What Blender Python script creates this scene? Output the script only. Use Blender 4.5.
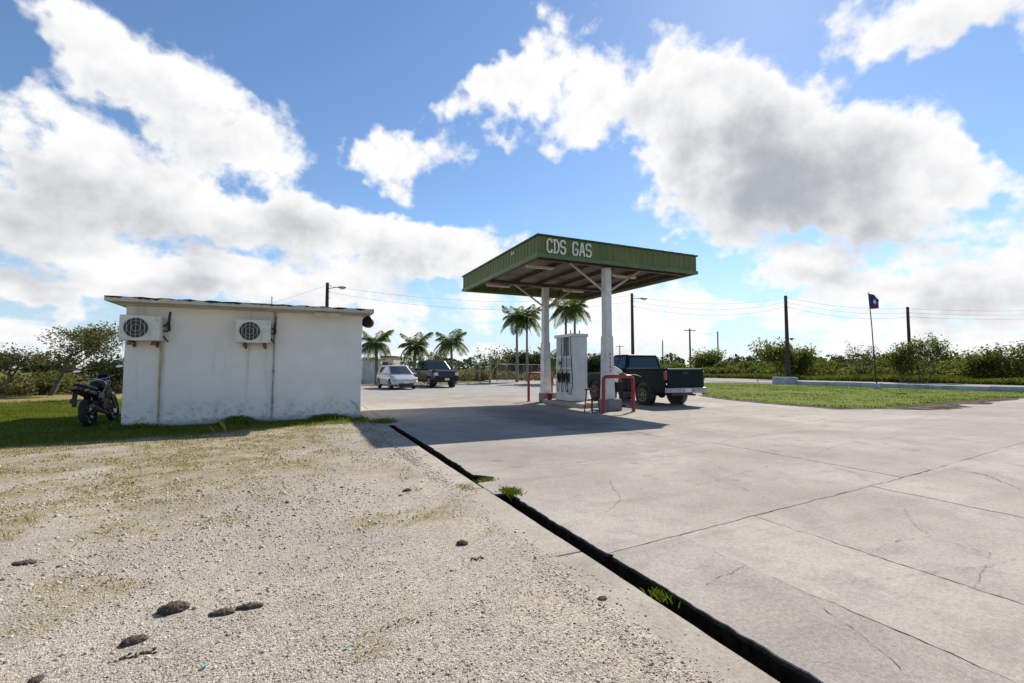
import bpy, bmesh, math, random
import numpy as np
from mathutils import Vector, Matrix
for o in list(bpy.data.objects):
    bpy.data.objects.remove(o)
scene = bpy.context.scene
COL = scene.collection
PI = math.pi
R = math.radians
random.seed(7)

# ------------------------------------------------------------------ camera
# site axes: X runs along the white wall and the canopy front, Y runs along the drain
FPX, CAMH, YAW = 460.0, 1.4, R(24.7)
TILT = math.atan(26.5 / FPX)
cam_d = bpy.data.cameras.new('camera')
cam_d.sensor_width = 36.0
cam_d.lens = 36.0 * FPX / 1024.0
cam_d.clip_start = 0.05
cam_d.clip_end = 6000
cam = bpy.data.objects.new('camera', cam_d)
COL.objects.link(cam)
cam.location = (0, 0, CAMH)
cam.rotation_euler = (PI / 2 + TILT, 0, -YAW)
scene.camera = cam
scene.cycles.max_bounces = 6
scene.cycles.diffuse_bounces = 3
scene.cycles.glossy_bounces = 3
scene.cycles.transmission_bounces = 3
scene.render.resolution_x, scene.render.resolution_y = 1024, 683


def ray(x, y):
    a, b = (x - 512) / FPX, (341.5 - y) / FPX
    fy = math.cos(TILT) - b * math.sin(TILT)
    fz = math.sin(TILT) + b * math.cos(TILT)
    return (a * math.cos(YAW) + fy * math.sin(YAW), -a * math.sin(YAW) + fy * math.cos(YAW), fz)


def G(x, y, z=0.0):                       # a direction met with the ground
    r = ray(x, y)
    t = (z - CAMH) / r[2]
    return (r[0] * t, r[1] * t)


def onY(x, y, Y):                         # a direction met with a wall that runs along X
    r = ray(x, y)
    t = Y / r[1]
    return (r[0] * t, CAMH + r[2] * t)


def at_depth(x, d, y=368):                # a direction at a known distance in front
    r = ray(x, y)
    k = d / (r[0] * math.sin(YAW) + r[1] * math.cos(YAW))
    return (r[0] * k, r[1] * k, CAMH + r[2] * k)


# ------------------------------------------------------------------ sun, sky, exposure
SHADOW = Vector((-0.95, -0.68, -1.0)).normalized()
SUN_EL = math.asin(-SHADOW.z)
SUN_AZ = math.atan2(-SHADOW.x, -SHADOW.y)          # from +Y towards +X
sd = bpy.data.lights.new('sun', 'SUN')
sd.energy = 3.1
sd.angle = R(0.53)
sd.color = (1.0, 0.935, 0.84)
sun = bpy.data.objects.new('sun', sd)
COL.objects.link(sun)
sun.rotation_euler = SHADOW.to_track_quat('-Z', 'Y').to_euler()
scene.view_settings.view_transform = 'Standard'
scene.view_settings.look = 'None'
scene.view_settings.exposure = 1.12
scene.view_settings.gamma = 1.0
scene.view_settings.use_curve_mapping = False
SKY_STRENGTH = 0.066

world = bpy.data.worlds.new('World')
scene.world = world
world.use_nodes = True
world.cycles.sampling_method = 'MANUAL'
world.cycles.sample_map_resolution = 512
wt = world.node_tree
for n in list(wt.nodes):
    wt.nodes.remove(n)


def nd(t, typ, **kw):
    n = t.nodes.new(typ)
    for k, v in kw.items():
        setattr(n, k, v)
    return n


def mth(t, op, a, b=None, c=None, clamp=False):
    n = t.nodes.new('ShaderNodeMath')
    n.operation = op
    n.use_clamp = clamp
    for i, v in enumerate((a, b, c)):
        if v is None:
            continue
        if isinstance(v, (int, float)):
            n.inputs[i].default_value = v
        else:
            t.links.new(v, n.inputs[i])
    return n.outputs[0]


def vmth(t, op, a, b=None, out=0, scale=None):
    n = t.nodes.new('ShaderNodeVectorMath')
    n.operation = op
    for i, v in enumerate((a, b)):
        if v is None:
            continue
        if isinstance(v, (tuple, list)):
            n.inputs[i].default_value = v
        else:
            t.links.new(v, n.inputs[i])
    if scale is not None:
        if isinstance(scale, (int, float)):
            n.inputs['Scale'].default_value = scale
        else:
            t.links.new(scale, n.inputs['Scale'])
    return n.outputs[out]


def smooth(t, v, a, b, lo=0.0, hi=1.0):
    n = t.nodes.new('ShaderNodeMapRange')
    n.interpolation_type = 'SMOOTHSTEP'
    t.links.new(v, n.inputs['Value'])
    n.inputs['From Min'].default_value = a
    n.inputs['From Max'].default_value = b
    n.inputs['To Min'].default_value = lo
    n.inputs['To Max'].default_value = hi
    return n.outputs['Result']


def noise(t, vec, scale, detail=4.0, rough=0.55, out='Fac', dist=0.0, dim='3D'):
    n = t.nodes.new('ShaderNodeTexNoise')
    n.noise_dimensions = dim
    if vec is not None:
        t.links.new(vec, n.inputs['Vector'])
    n.inputs['Scale'].default_value = scale
    n.inputs['Detail'].default_value = detail
    n.inputs['Roughness'].default_value = rough
    n.inputs['Distortion'].default_value = dist
    return n.outputs[out]


def mixc(t, fac, a, b, mode='MIX'):
    n = t.nodes.new('ShaderNodeMix')
    n.data_type = 'RGBA'
    n.blend_type = mode
    ins = {'f': n.inputs[0], 'a': n.inputs[6], 'b': n.inputs[7]}
    for k, v in (('f', fac), ('a', a), ('b', b)):
        if isinstance(v, (int, float)):
            ins[k].default_value = v
        elif isinstance(v, (tuple, list)):
            ins[k].default_value = (v[0], v[1], v[2], 1.0)
        else:
            t.links.new(v, ins[k])
    return n.outputs[2]


# cumulus banks: (x, y, half-length, half-height, turn in degrees, weight); negative = open blue
BANKS = [
    (95, 45, 85, 45, 30, .75), (185, 105, 120, 48, 32, .85), (270, 160, 62, 26, 25, .6),
    (40, 135, 110, 42, 22, .7), (70, 200, 170, 50, 8, 1.05), (225, 215, 150, 40, 10, .8),
    (-60, 240, 160, 60, 0, .7), (330, 236, 120, 34, 8, .85), (455, 250, 90, 32, 4, .85),
    (120, 125, 110, 40, 25, .45), (930, 300, 160, 22, 2, .4), (620, 300, 110, 20, 2, .4), (130, 272, 130, 26, 2, .85), (300, 285, 130, 24, 4, .7), (60, 282, 50, 14, 5, .4),
    (418, 163, 58, 36, -4, 1.0), (408, 92, 18, 20, 60, .55), (345, 140, 34, 30, 0, -.7),
    (545, 90, 66, 66, 25, 1.15), (470, 92, 28, 34, 60, .6), (640, 75, 75, 42, -8, .85),
    (730, 135, 125, 80, 10, 1.2), (845, 165, 130, 74, 12, 1.25), (770, 215, 160, 44, 6, .8),
    (965, 190, 80, 30, 5, .95), (915, 20, 150, 44, -8, .8), (1010, 10, 120, 40, -10, .5),
    (575, 5, 60, 24, -12, .65), (690, 30, 60, 18, 0, .35),
    (880, 275, 200, 28, 3, .6), (1010, 275, 130, 44, 0, .7), (700, 300, 200, 30, 0, .25), (880, 248, 120, 14, 4, -.5), (760, 290, 70, 10, 0, -.4), (940, 310, 90, 10, 0, -.4), (520, 340, 120, 10, 0, -.3),
    (1000, 320, 150, 30, 0, .25), (620, 330, 220, 24, 0, .2), (30, 325, 60, 18, 0, .55),
    (420, 320, 120, 22, 0, .2), (550, 290, 90, 24, 0, .35), (250, 350, 700, 9, 0, .2), (800, 352, 400, 9, 0, .25),
    (330, 55, 95, 62, 10, -1.0), (400, 40, 120, 60, 0, -.9), (25, 40, 40, 40, 30, -.5), (470, 190, 60, 36, 0, -.7),
    (575, 205, 60, 46, 20, -.9), (350, 200, 50, 22, 20, -.6), (690, 10, 90, 24, 0, -.5), (1000, 120, 60, 50, 0, -.9),
    (690, 262, 60, 20, 5, -.7), (150, 318, 90, 14, 0, -.5), (20, 262, 60, 12, 5, -.6), (840, 232, 160, 12, 4, -.3),
    (240, 10, 90, 40, 10, -.7), (480, 10, 60, 50, 0, -.6), (300, 315, 120, 12, 0, -.3),
]


def azel(x, y):
    r = ray(x, y)
    L = math.sqrt(r[0] ** 2 + r[1] ** 2 + r[2] ** 2)
    return np.array((math.atan2(r[0], r[1]), math.asin(r[2] / L)))


def cloud_group(name, fine):
    cg = bpy.data.node_groups.new(name, 'ShaderNodeTree')
    cg.interface.new_socket(name='Direction', in_out='INPUT', socket_type='NodeSocketVector')
    cg.interface.new_socket(name='Density', in_out='OUTPUT', socket_type='NodeSocketFloat')
    gi, go = cg.nodes.new('NodeGroupInput'), cg.nodes.new('NodeGroupOutput')
    dirn = vmth(cg, 'NORMALIZE', gi.outputs[0])
    sp = cg.nodes.new('ShaderNodeSeparateXYZ')
    cg.links.new(dirn, sp.inputs[0])
    zc = mth(cg, 'MAXIMUM', sp.outputs[2], 0.0)
    az = mth(cg, 'ARCTAN2', sp.outputs[0], sp.outputs[1])
    el = mth(cg, 'ARCSINE', mth(cg, 'MINIMUM', zc, 0.9999))
    wc = noise(cg, dirn, 5.0, 3.0, 0.55, 'Color')
    w1 = vmth(cg, 'MULTIPLY', vmth(cg, 'SUBTRACT', wc, (.5, .5, .5)), (.15, .10, 0))
    if fine:
        wc2 = noise(cg, dirn, 17.0, 2.0, 0.6, 'Color')
        w2 = vmth(cg, 'MULTIPLY', vmth(cg, 'SUBTRACT', wc2, (.5, .5, .5)), (.10, .075, 0))
    cb = cg.nodes.new('ShaderNodeCombineXYZ')
    cg.links.new(az, cb.inputs[0])
    cg.links.new(el, cb.inputs[1])
    cb.inputs[2].default_value = 1.0
    uv = vmth(cg, 'ADD', cb.outputs[0], w1)
    if fine:
        uv = vmth(cg, 'ADD', uv, w2)
    acc = None
    for (bx_, by_, rx_, ry_, th_, wgt) in BANKS:
        if not fine and (rx_ < 75 or abs(wgt) < .5):
            continue
        th_ = R(th_)
        c0 = azel(bx_, by_)
        e1 = azel(bx_ + rx_ * math.cos(th_) * .5, by_ + rx_ * math.sin(th_) * .5) - c0
        e2 = azel(bx_ - ry_ * math.sin(th_) * .5, by_ + ry_ * math.cos(th_) * .5) - c0
        M = np.linalg.inv(np.stack([e1, e2], 1) * 2.0 * 1.25)
        off = -M @ c0
        a = vmth(cg, 'DOT_PRODUCT', uv, (M[0, 0], M[0, 1], off[0]), out=1)
        b = vmth(cg, 'DOT_PRODUCT', uv, (M[1, 0], M[1, 1], off[1]), out=1)
        q = mth(cg, 'MULTIPLY_ADD', a, a, mth(cg, 'MULTIPLY', b, b))
        g_ = smooth(cg, q, 0.0, 1.0, wgt, 0.0)
        acc = g_ if acc is None else mth(cg, 'ADD', acc, g_)
    den = mth(cg, 'ADD', zc, 0.16)
    pl = vmth(cg, 'SCALE', dirn, scale=mth(cg, 'DIVIDE', 1.0, den))
    f1 = noise(cg, pl, 2.1, 6.0 if fine else 2.0, 0.58)
    f2 = noise(cg, dirn, 9.0, 5.0 if fine else 2.0, 0.6)
    d_ = mth(cg, 'MULTIPLY_ADD', mth(cg, 'SUBTRACT', f1, .5), 2.3, acc)
    d_ = mth(cg, 'MULTIPLY_ADD', mth(cg, 'SUBTRACT', f2, .5), 2.5, d_)
    if fine:
        f3 = noise(cg, dirn, 34.0, 4.0, 0.62)
        d_ = mth(cg, 'MULTIPLY_ADD', mth(cg, 'SUBTRACT', f3, .5), 1.0, d_)
    d_ = mth(cg, 'ADD', d_, smooth(cg, zc, 0.03, 0.30, 0.42, 0.0))
    d_ = mth(cg, 'SUBTRACT', d_, 0.34)
    cg.links.new(d_, go.inputs[0])
    return cg


tc = nd(wt, 'ShaderNodeTexCoord')
sky = nd(wt, 'ShaderNodeTexSky', sky_type='NISHITA', sun_disc=False, sun_elevation=SUN_EL,
         sun_rotation=SUN_AZ, altitude=10.0, air_density=1.0, dust_density=0.1, ozone_density=3.2)
view = tc.outputs['Generated']
g0 = nd(wt, 'ShaderNodeGroup')
g0.node_tree = cloud_group('cloud_field', True)
wt.links.new(view, g0.inputs[0])
g1 = nd(wt, 'ShaderNodeGroup')
g1.node_tree = cloud_group('cloud_field_towards_sun', False)
sunv = -SHADOW
wt.links.new(vmth(wt, 'ADD', vmth(wt, 'NORMALIZE', view), tuple(0.075 * c for c in sunv)), g1.inputs[0])
alpha = smooth(wt, g0.outputs[0], -0.15, 0.6)
thick = mth(wt, 'MULTIPLY_ADD', mth(wt, 'MAXIMUM', g1.outputs[0], 0.0), 0.75, mth(wt, 'MULTIPLY', mth(wt, 'MAXIMUM', g0.outputs[0], 0.0), 0.45))
puff = noise(wt, view, 8.0, 4.0, 0.68)
thick = mth(wt, 'MULTIPLY_ADD', mth(wt, 'SUBTRACT', puff, .5), 2.6, thick)
shade = smooth(wt, thick, 0.1, 2.9)
CW = 1.0 / SKY_STRENGTH
cloud = mixc(wt, shade, (0.47 * CW, 0.47 * CW, 0.47 * CW), (0.205 * CW, 0.215 * CW, 0.235 * CW))
hs = nd(wt, 'ShaderNodeHueSaturation')
hs.inputs['Saturation'].default_value = 1.06
hs.inputs['Value'].default_value = 1.02
wt.links.new(sky.outputs[0], hs.inputs['Color'])
vz = nd(wt, 'ShaderNodeSeparateXYZ')
wt.links.new(view, vz.inputs[0])
air = smooth(wt, vz.outputs[2], 0.0, 0.24, 0.7, 0.0)
skyb = mixc(wt, air, hs.outputs[0], (0.24 * CW, 0.31 * CW, 0.39 * CW))
skyc = mixc(wt, alpha, skyb, cloud)
bg = nd(wt, 'ShaderNodeBackground')
bg.inputs['Strength'].default_value = SKY_STRENGTH
wt.links.new(skyc, bg.inputs['Color'])
wo = nd(wt, 'ShaderNodeOutputWorld')
wt.links.new(bg.outputs[0], wo.inputs['Surface'])

# ================================================================== helpers
class MB:
    """collects shapes, then links them as ONE mesh object"""

    def __init__(self):
        self.v, self.f, self.m = [], [], []

    def add(self, vs, fs, mi=0):
        o = len(self.v)
        self.v += [tuple(p) for p in vs]
        self.f += [tuple(i + o for i in f) for f in fs]
        self.m += [mi] * len(fs)
        return self

    def box(self, c, s, rot=None, mi=0, taper=1.0):
        hx, hy, hz = s[0] / 2, s[1] / 2, s[2] / 2
        vs = []
        for z in (-1, 1):
            k = taper if z > 0 else 1.0
            for (x, y) in ((-1, -1), (1, -1), (1, 1), (-1, 1)):
                vs.append(Vector((x * hx * k, y * hy * k, z * hz)))
        if rot is not None:
            vs = [rot @ p for p in vs]
        c = Vector(c)
        return self.add([p + c for p in vs], [(3, 2, 1, 0), (4, 5, 6, 7), (0, 1, 5, 4), (1, 2, 6, 5), (2, 3, 7, 6), (3, 0, 4, 7)], mi)

    def bb(self, x0, x1, y0, y1, z0, z1, mi=0):
        return self.box(((x0 + x1) / 2, (y0 + y1) / 2, (z0 + z1) / 2), (x1 - x0, y1 - y0, z1 - z0), None, mi)

    def tube(self, pts, rs, n=8, mi=0, cap=True):
        pts = [Vector(p) for p in pts]
        if isinstance(rs, (int, float)):
            rs = [rs] * len(pts)
        vs, fs = [], []
        up = None
        for i, p in enumerate(pts):
            d = (pts[min(i + 1, len(pts) - 1)] - pts[max(i - 1, 0)])
            if d.length < 1e-9:
                d = Vector((0, 0, 1))
            d.normalize()
            if up is None:
                up = Vector((0, 0, 1)) if abs(d.z) < .9 else Vector((1, 0, 0))
            a = d.cross(up)
            if a.length < 1e-6:
                a = d.cross(Vector((0, 1, 0)))
            a.normalize()
            b = a.cross(d).normalized()
            up = b
            for k in range(n):
                t = 2 * PI * k / n
                vs.append(p + (a * math.cos(t) + b * math.sin(t)) * rs[i])
        for i in range(len(pts) - 1):
            for k in range(n):
                k2 = (k + 1) % n
                fs.append((i * n + k, (i + 1) * n + k, (i + 1) * n + k2, i * n + k2))
        if cap:
            fs.append(tuple(range(n)))
            fs.append(tuple(reversed(range((len(pts) - 1) * n, len(pts) * n))))
        return self.add(vs, fs, mi)

    def lathe(self, prof, n=20, M=None, mi=0, closed=False):
        """prof: (r, h) turned about local Z"""
        vs, fs = [], []
        for (r, h) in prof:
            for k in range(n):
                t = 2 * PI * k / n
                p = Vector((r * math.cos(t), r * math.sin(t), h))
                vs.append(M @ p if M is not None else p)
        m = len(prof)
        for i in range(m if closed else m - 1):
            j = (i + 1) % m
            for k in range(n):
                k2 = (k + 1) % n
                fs.append((i * n + k, i * n + k2, j * n + k2, j * n + k))
        if not closed:
            fs.append(tuple(reversed(range(n))))
            fs.append(tuple(range((m - 1) * n, m * n)))
        return self.add(vs, fs, mi)

    def ball(self, c, r, n=14, rings=8, M=None, mi=0):
        c = Vector(c)
        rr = (r, r, r) if isinstance(r, (int, float)) else r
        vs, fs = [], []
        for i in range(1, rings):
            ph = PI * i / rings
            for k in range(n):
                t = 2 * PI * k / n
                p = Vector((rr[0] * math.sin(ph) * math.cos(t), rr[1] * math.sin(ph) * math.sin(t), rr[2] * math.cos(ph)))
                vs.append((M @ p if M is not None else p) + c)
        for e in (1, -1):
            p = Vector((0, 0, e * rr[2]))
            vs.append((M @ p if M is not None else p) + c)
        for i in range(rings - 2):
            for k in range(n):
                k2 = (k + 1) % n
                fs.append((i * n + k, (i + 1) * n + k, (i + 1) * n + k2, i * n + k2))
        T, B = len(vs) - 2, len(vs) - 1
        for k in range(n):
            k2 = (k + 1) % n
            fs.append((T, k, k2))
            fs.append((B, (rings - 2) * n + k2, (rings - 2) * n + k))
        return self.add(vs, fs, mi)

    def prism(self, poly, M, depth, mi=0):
        """2D outline (counter-clockwise) placed by M (maps x,y,0) and thickened along local z"""
        n = len(poly)
        vs = [M @ Vector((p[0], p[1], 0)) for p in poly] + [M @ Vector((p[0], p[1], depth)) for p in poly]
        fs = [tuple(reversed(range(n))), tuple(range(n, 2 * n))]
        fs += [(i, (i + 1) % n, n + (i + 1) % n, n + i) for i in range(n)]
        return self.add(vs, fs, mi)

    def loft(self, secs, mi=0):
        n = len(secs[0])
        vs = [p for s in secs for p in s]
        fs = []
        for i in range(len(secs) - 1):
            for k in range(n):
                k2 = (k + 1) % n
                fs.append((i * n + k, i * n + k2, (i + 1) * n + k2, (i + 1) * n + k))
        fs.append(tuple(reversed(range(n))))
        fs.append(tuple(range((len(secs) - 1) * n, len(secs) * n)))
        return self.add(vs, fs, mi)

    def mesh(self, name, mats):
        me = bpy.data.meshes.new(name)
        me.from_pydata([tuple(p) for p in self.v], [], self.f)
        for m in (mats if isinstance(mats, (list, tuple)) else [mats]):
            me.materials.append(m)
        if any(self.m):
            me.polygons.foreach_set('material_index', self.m)
        bm = bmesh.new()
        bm.from_mesh(me)
        bmesh.ops.recalc_face_normals(bm, faces=bm.faces)
        bm.to_mesh(me)
        bm.free()
        return me

    def build(self, name, mats, parent=None, smooth_=None, bevel=0.0, loc=None):
        me = self.mesh(name, mats)
        return link(name, me, parent, smooth_, bevel, loc)


def link(name, me, parent=None, smooth_=None, bevel=0.0, loc=None):
    o = bpy.data.objects.new(name, me)
    COL.objects.link(o)
    if parent is not None:
        o.parent = parent
    if loc is not None:
        o.location = loc
    if smooth_:
        me.shade_smooth()
        if smooth_ < 170:
            me.set_sharp_from_angle(angle=R(smooth_))
    if bevel:
        md = o.modifiers.new('bevel', 'BEVEL')
        md.width = bevel
        md.segments = 2
        md.limit_method = 'ANGLE'
        md.angle_limit = R(35)
    return o


def np_mesh(name, v, f, mat):
    """fast mesh from arrays; f is (N, k)"""
    me = bpy.data.meshes.new(name)
    n, k = f.shape
    me.vertices.add(len(v))
    me.vertices.foreach_set('co', np.ascontiguousarray(v, dtype=np.float32).ravel())
    me.loops.add(n * k)
    me.loops.foreach_set('vertex_index', np.ascontiguousarray(f, dtype=np.int32).ravel())
    me.polygons.add(n)
    me.polygons.foreach_set('loop_start', np.arange(0, n * k, k, dtype=np.int32))
    me.polygons.foreach_set('loop_total', np.full(n, k, dtype=np.int32))
    me.update(calc_edges=True)
    me.materials.append(mat)
    return me


def tag(o, label=None, cat=None, group=None, kind=None):
    for k, v in (('label', label), ('category', cat), ('group', group), ('kind', kind)):
        if v:
            o[k] = v
    return o


def thing(name, label, cat, loc=(0, 0, 0), rotz=0.0, group=None):
    o = bpy.data.objects.new(name, None)
    o.empty_display_size = 0.2
    COL.objects.link(o)
    o.location = loc
    o.rotation_euler = (0, 0, rotz)
    return tag(o, label, cat, group)


def copy_tree(o, parent=None):
    c = o.copy()
    COL.objects.link(c)
    c.parent = parent
    for ch in list(o.children):
        copy_tree(ch, c)
    return c


def cut(o, cutter_mb):
    """boolean-subtract a shape from an object's mesh, for good"""
    cme = cutter_mb.mesh('cutter', o.data.materials[0])
    co = bpy.data.objects.new('cutter', cme)
    COL.objects.link(co)
    co.parent = o.parent
    md = o.modifiers.new('cut', 'BOOLEAN')
    md.operation = 'DIFFERENCE'
    md.object = co
    md.solver = 'EXACT'
    dg = bpy.context.evaluated_depsgraph_get()
    me = bpy.data.meshes.new_from_object(o.evaluated_get(dg))
    o.modifiers.clear()
    o.data = me
    bpy.data.objects.remove(co)
    return o


rs_ = np.random.RandomState(11)


def vnoise(x, y, seed=0):
    """smooth value noise 0..1 for layout masks"""
    xi, yi = np.floor(x).astype(int), np.floor(y).astype(int)
    fx, fy = x - xi, y - yi
    fx, fy = fx * fx * (3 - 2 * fx), fy * fy * (3 - 2 * fy)

    def h(i, j):
        s = np.sin(i * 127.1 + j * 311.7 + seed * 74.7) * 43758.5453
        return s - np.floor(s)
    return (h(xi, yi) * (1 - fx) + h(xi + 1, yi) * fx) * (1 - fy) + (h(xi, yi + 1) * (1 - fx) + h(xi + 1, yi + 1) * fx) * fy


def fbm(x, y, seed=0, o=4):
    s, a, t = 0, .5, 0
    for k in range(o):
        s = s + a * vnoise(x * 2 ** k, y * 2 ** k, seed + k)
        t += a
        a *= .5
    return s / t


def sstep(a, b, x):
    t = np.clip((x - a) / (b - a), 0, 1)
    return t * t * (3 - 2 * t)


# ================================================================== materials
def mat_base(name, matte=False):
    m = bpy.data.materials.new(name)
    m.use_nodes = True
    t = m.node_tree
    b = t.nodes['Principled BSDF']
    b.inputs['Specular IOR Level'].default_value = .06 if matte else .5
    return m, t, b


def objco(t):
    return t.nodes.new('ShaderNodeTexCoord').outputs['Object']


def worldco(t):
    return t.nodes.new('ShaderNodeNewGeometry').outputs['Position']


def bump(t, b, h, strength=.3, dist=.01):
    n = t.nodes.new('ShaderNodeBump')
    n.inputs['Strength'].default_value = strength
    n.inputs['Distance'].default_value = dist
    t.links.new(h, n.inputs['Height'])
    t.links.new(n.outputs[0], b.inputs['Normal'])


def simple(name, col, rough=.6, metal=0.0, var=.12, scale=6.0, dirt=None, dirt_amt=.35, bmp=.0, coat=0.0, spec=None):
    m, t, b = mat_base(name)
    co = objco(t)
    n = noise(t, co, scale, 5, .6)
    k = smooth(t, n, .3, .7, 1 - var, 1 + var)
    c = mixc(t, 1.0, col, mixc(t, 1.0, (1, 1, 1), k, 'MULTIPLY') if False else (1, 1, 1), 'MULTIPLY')
    sc = t.nodes.new('ShaderNodeVectorMath')
    sc.operation = 'SCALE'
    sc.inputs[0].default_value = col
    t.links.new(k, sc.inputs['Scale'])
    c = sc.outputs[0]
    if dirt is not None:
        n2 = noise(t, co, scale * .7, 8, .65, dist=.6)
        c = mixc(t, smooth(t, n2, .48, .72, 0, dirt_amt), c, dirt)
    t.links.new(c, b.inputs['Base Color'])
    b.inputs['Roughness'].default_value = rough
    b.inputs['Metallic'].default_value = metal
    b.inputs['Coat Weight'].default_value = coat
    b.inputs['Coat Roughness'].default_value = .06
    if spec is not None:
        b.inputs['Specular IOR Level'].default_value = spec
    if bmp:
        bump(t, b, noise(t, co, scale * 8, 4, .6), bmp, .004)
    return m


def foliage(name, cols, transl=.35, rough=.75, spec=.12):
    """leaf colour differs from leaf to leaf"""
    m, t, b = mat_base(name)
    g = t.nodes.new('ShaderNodeNewGeometry')
    r = t.nodes.new('ShaderNodeValToRGB')
    r.color_ramp.interpolation = 'LINEAR'
    el_ = r.color_ramp.elements
    while len(el_) < len(cols):
        el_.new(.5)
    for i, c in enumerate(cols):
        el_[i].position = i / max(1, len(cols) - 1)
        el_[i].color = (*c, 1)
    big = noise(t, worldco(t), .55, 3, .6)
    fac = mth(t, 'ADD', mth(t, 'MULTIPLY', g.outputs['Random Per Island'], .65), mth(t, 'MULTIPLY', smooth(t, big, .3, .7), .35))
    t.links.new(fac, r.inputs[0])
    t.links.new(r.outputs[0], b.inputs['Base Color'])
    b.inputs['Roughness'].default_value = rough
    b.inputs['Specular IOR Level'].default_value = spec
    tr = t.nodes.new('ShaderNodeBsdfTranslucent')
    sc = vmth(t, 'MULTIPLY', r.outputs[0], (1.25, 1.35, .6))
    t.links.new(sc, tr.inputs['Color'])
    mx = t.nodes.new('ShaderNodeMixShader')
    mx.inputs[0].default_value = transl
    t.links.new(b.outputs[0], mx.inputs[1])
    t.links.new(tr.outputs[0], mx.inputs[2])
    t.links.new(mx.outputs[0], t.nodes['Material Output'].inputs['Surface'])
    return m


MT = {}
MT['black_plastic'] = simple('black_plastic', (.018, .018, .02), .45)
MT['rubber'] = simple('rubber', (.022, .021, .02), .85, dirt=(.12, .105, .085), dirt_amt=.35, scale=9)
MT['chrome'] = simple('chrome', (.62, .62, .62), .18, 1.0, .05)
MT['steel'] = simple('steel', (.42, .43, .44), .42, .9, .1, dirt=(.2, .12, .07), dirt_amt=.3)
MT['galv'] = simple('galvanised_steel', (.26, .26, .255), .6, .3, .1, dirt=(.22, .16, .1), dirt_amt=.4)
MT['glass'] = simple('tinted_glass', (.012, .016, .018), .04, 0, .02, coat=.6)
MT['lens'] = simple('headlamp_lens', (.55, .57, .58), .12, 0, .05, coat=1)
MT['red_lens'] = simple('red_lens', (.25, .012, .012), .2, 0, .1, coat=1)
MT['amber'] = simple('amber_lens', (.6, .2, .02), .2, 0, .1, coat=1)
MT['plate'] = simple('plate_white', (.7, .7, .66), .5)
MT['cream'] = simple('cream_paint', (.62, .58, .46), .6, dirt=(.3, .26, .18))
MT['wood_pole'] = simple('weathered_pole_wood', (.05, .04, .032), .9, 0, .3, 4, dirt=(.12, .1, .085), bmp=.4)
MT['red_paint'] = simple('red_paint', (.32, .012, .02), .42, 0, .15, 7, dirt=(.13, .03, .025), dirt_amt=.5, bmp=.1)
MT['brown_wood'] = simple('brown_wood', (.13, .05, .03), .7, 0, .3, 8, dirt=(.07, .035, .025))
MT['cable'] = simple('cable_grey', (.10, .10, .105), .7)


def make_concrete(name, c1, c2, patch=.5, spec_amt=.05):
    m, t, b = mat_base(name)
    p = worldco(t)
    oi = t.nodes.new('ShaderNodeObjectInfo')
    n1 = noise(t, p, .45, 6, .62, dist=.4)
    n2 = noise(t, p, 3.5, 6, .65)
    n3 = noise(t, p, 34, 5, .75)
    n4 = noise(t, p, 210, 2, .6)
    n5 = noise(t, p, 1.3, 7, .68, dist=.8)
    c = mixc(t, smooth(t, n1, .32, .68), c1, c2)
    c = mixc(t, smooth(t, n2, .45, .75, 0, patch), c, tuple(.72 * x for x in c1))
    c = mixc(t, smooth(t, n5, .36, .50, .38, 0), c, tuple(.62 * x for x in c1))
    k = mth(t, 'ADD', mth(t, 'MULTIPLY', mth(t, 'SUBTRACT', n3, .5), 1.1), mth(t, 'MULTIPLY', mth(t, 'SUBTRACT', n4, .5), 1.1))
    k = mth(t, 'ADD', k, mth(t, 'MULTIPLY', mth(t, 'SUBTRACT', oi.outputs['Random'], .5), .16))
    c = vmth(t, 'SCALE', c, scale=mth(t, 'ADD', k, 1.0))
    # small dark specks and tar spots
    v = t.nodes.new('ShaderNodeTexVoronoi')
    t.links.new(p, v.inputs['Vector'])
    v.inputs['Scale'].default_value = 2.3
    c = mixc(t, smooth(t, v.outputs['Distance'], .02, .05, .5, 0), c, (.08, .075, .07))
    vb = t.nodes.new('ShaderNodeTexVoronoi')
    pw = vmth(t, 'ADD', p, vmth(t, 'SCALE', noise(t, p, 6, 3, .6, 'Color'), scale=.10))
    t.links.new(pw, vb.inputs['Vector'])
    vb.inputs['Scale'].default_value = .95
    c = mixc(t, smooth(t, vb.outputs['Distance'], .03, .13, .42, 0), c, (.12, .11, .10))
    # faint tyre-worn streaks across the yard
    mp = t.nodes.new('ShaderNodeMapping')
    mp.inputs['Rotation'].default_value = (0, 0, R(8))
    mp.inputs['Scale'].default_value = (.22, 2.6, 1)
    t.links.new(p, mp.inputs['Vector'])
    c = mixc(t, smooth(t, noise(t, mp.outputs[0], .9, 6, .62), .52, .72, 0, .30), c, tuple(.55 * x for x in c2))
    t.links.new(c, b.inputs['Base Color'])
    b.inputs['Roughness'].default_value = .88
    b.inputs['Specular IOR Level'].default_value = spec_amt
    h = mth(t, 'ADD', mth(t, 'MULTIPLY', n3, .6), mth(t, 'MULTIPLY', n2, 1.2))
    bump(t, b, h, .35, .012)
    return m, t, b, c


MT['concrete'], _t, _b, _c = make_concrete('concrete_forecourt', (.41, .37, .32), (.315, .28, .24), .85)
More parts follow.
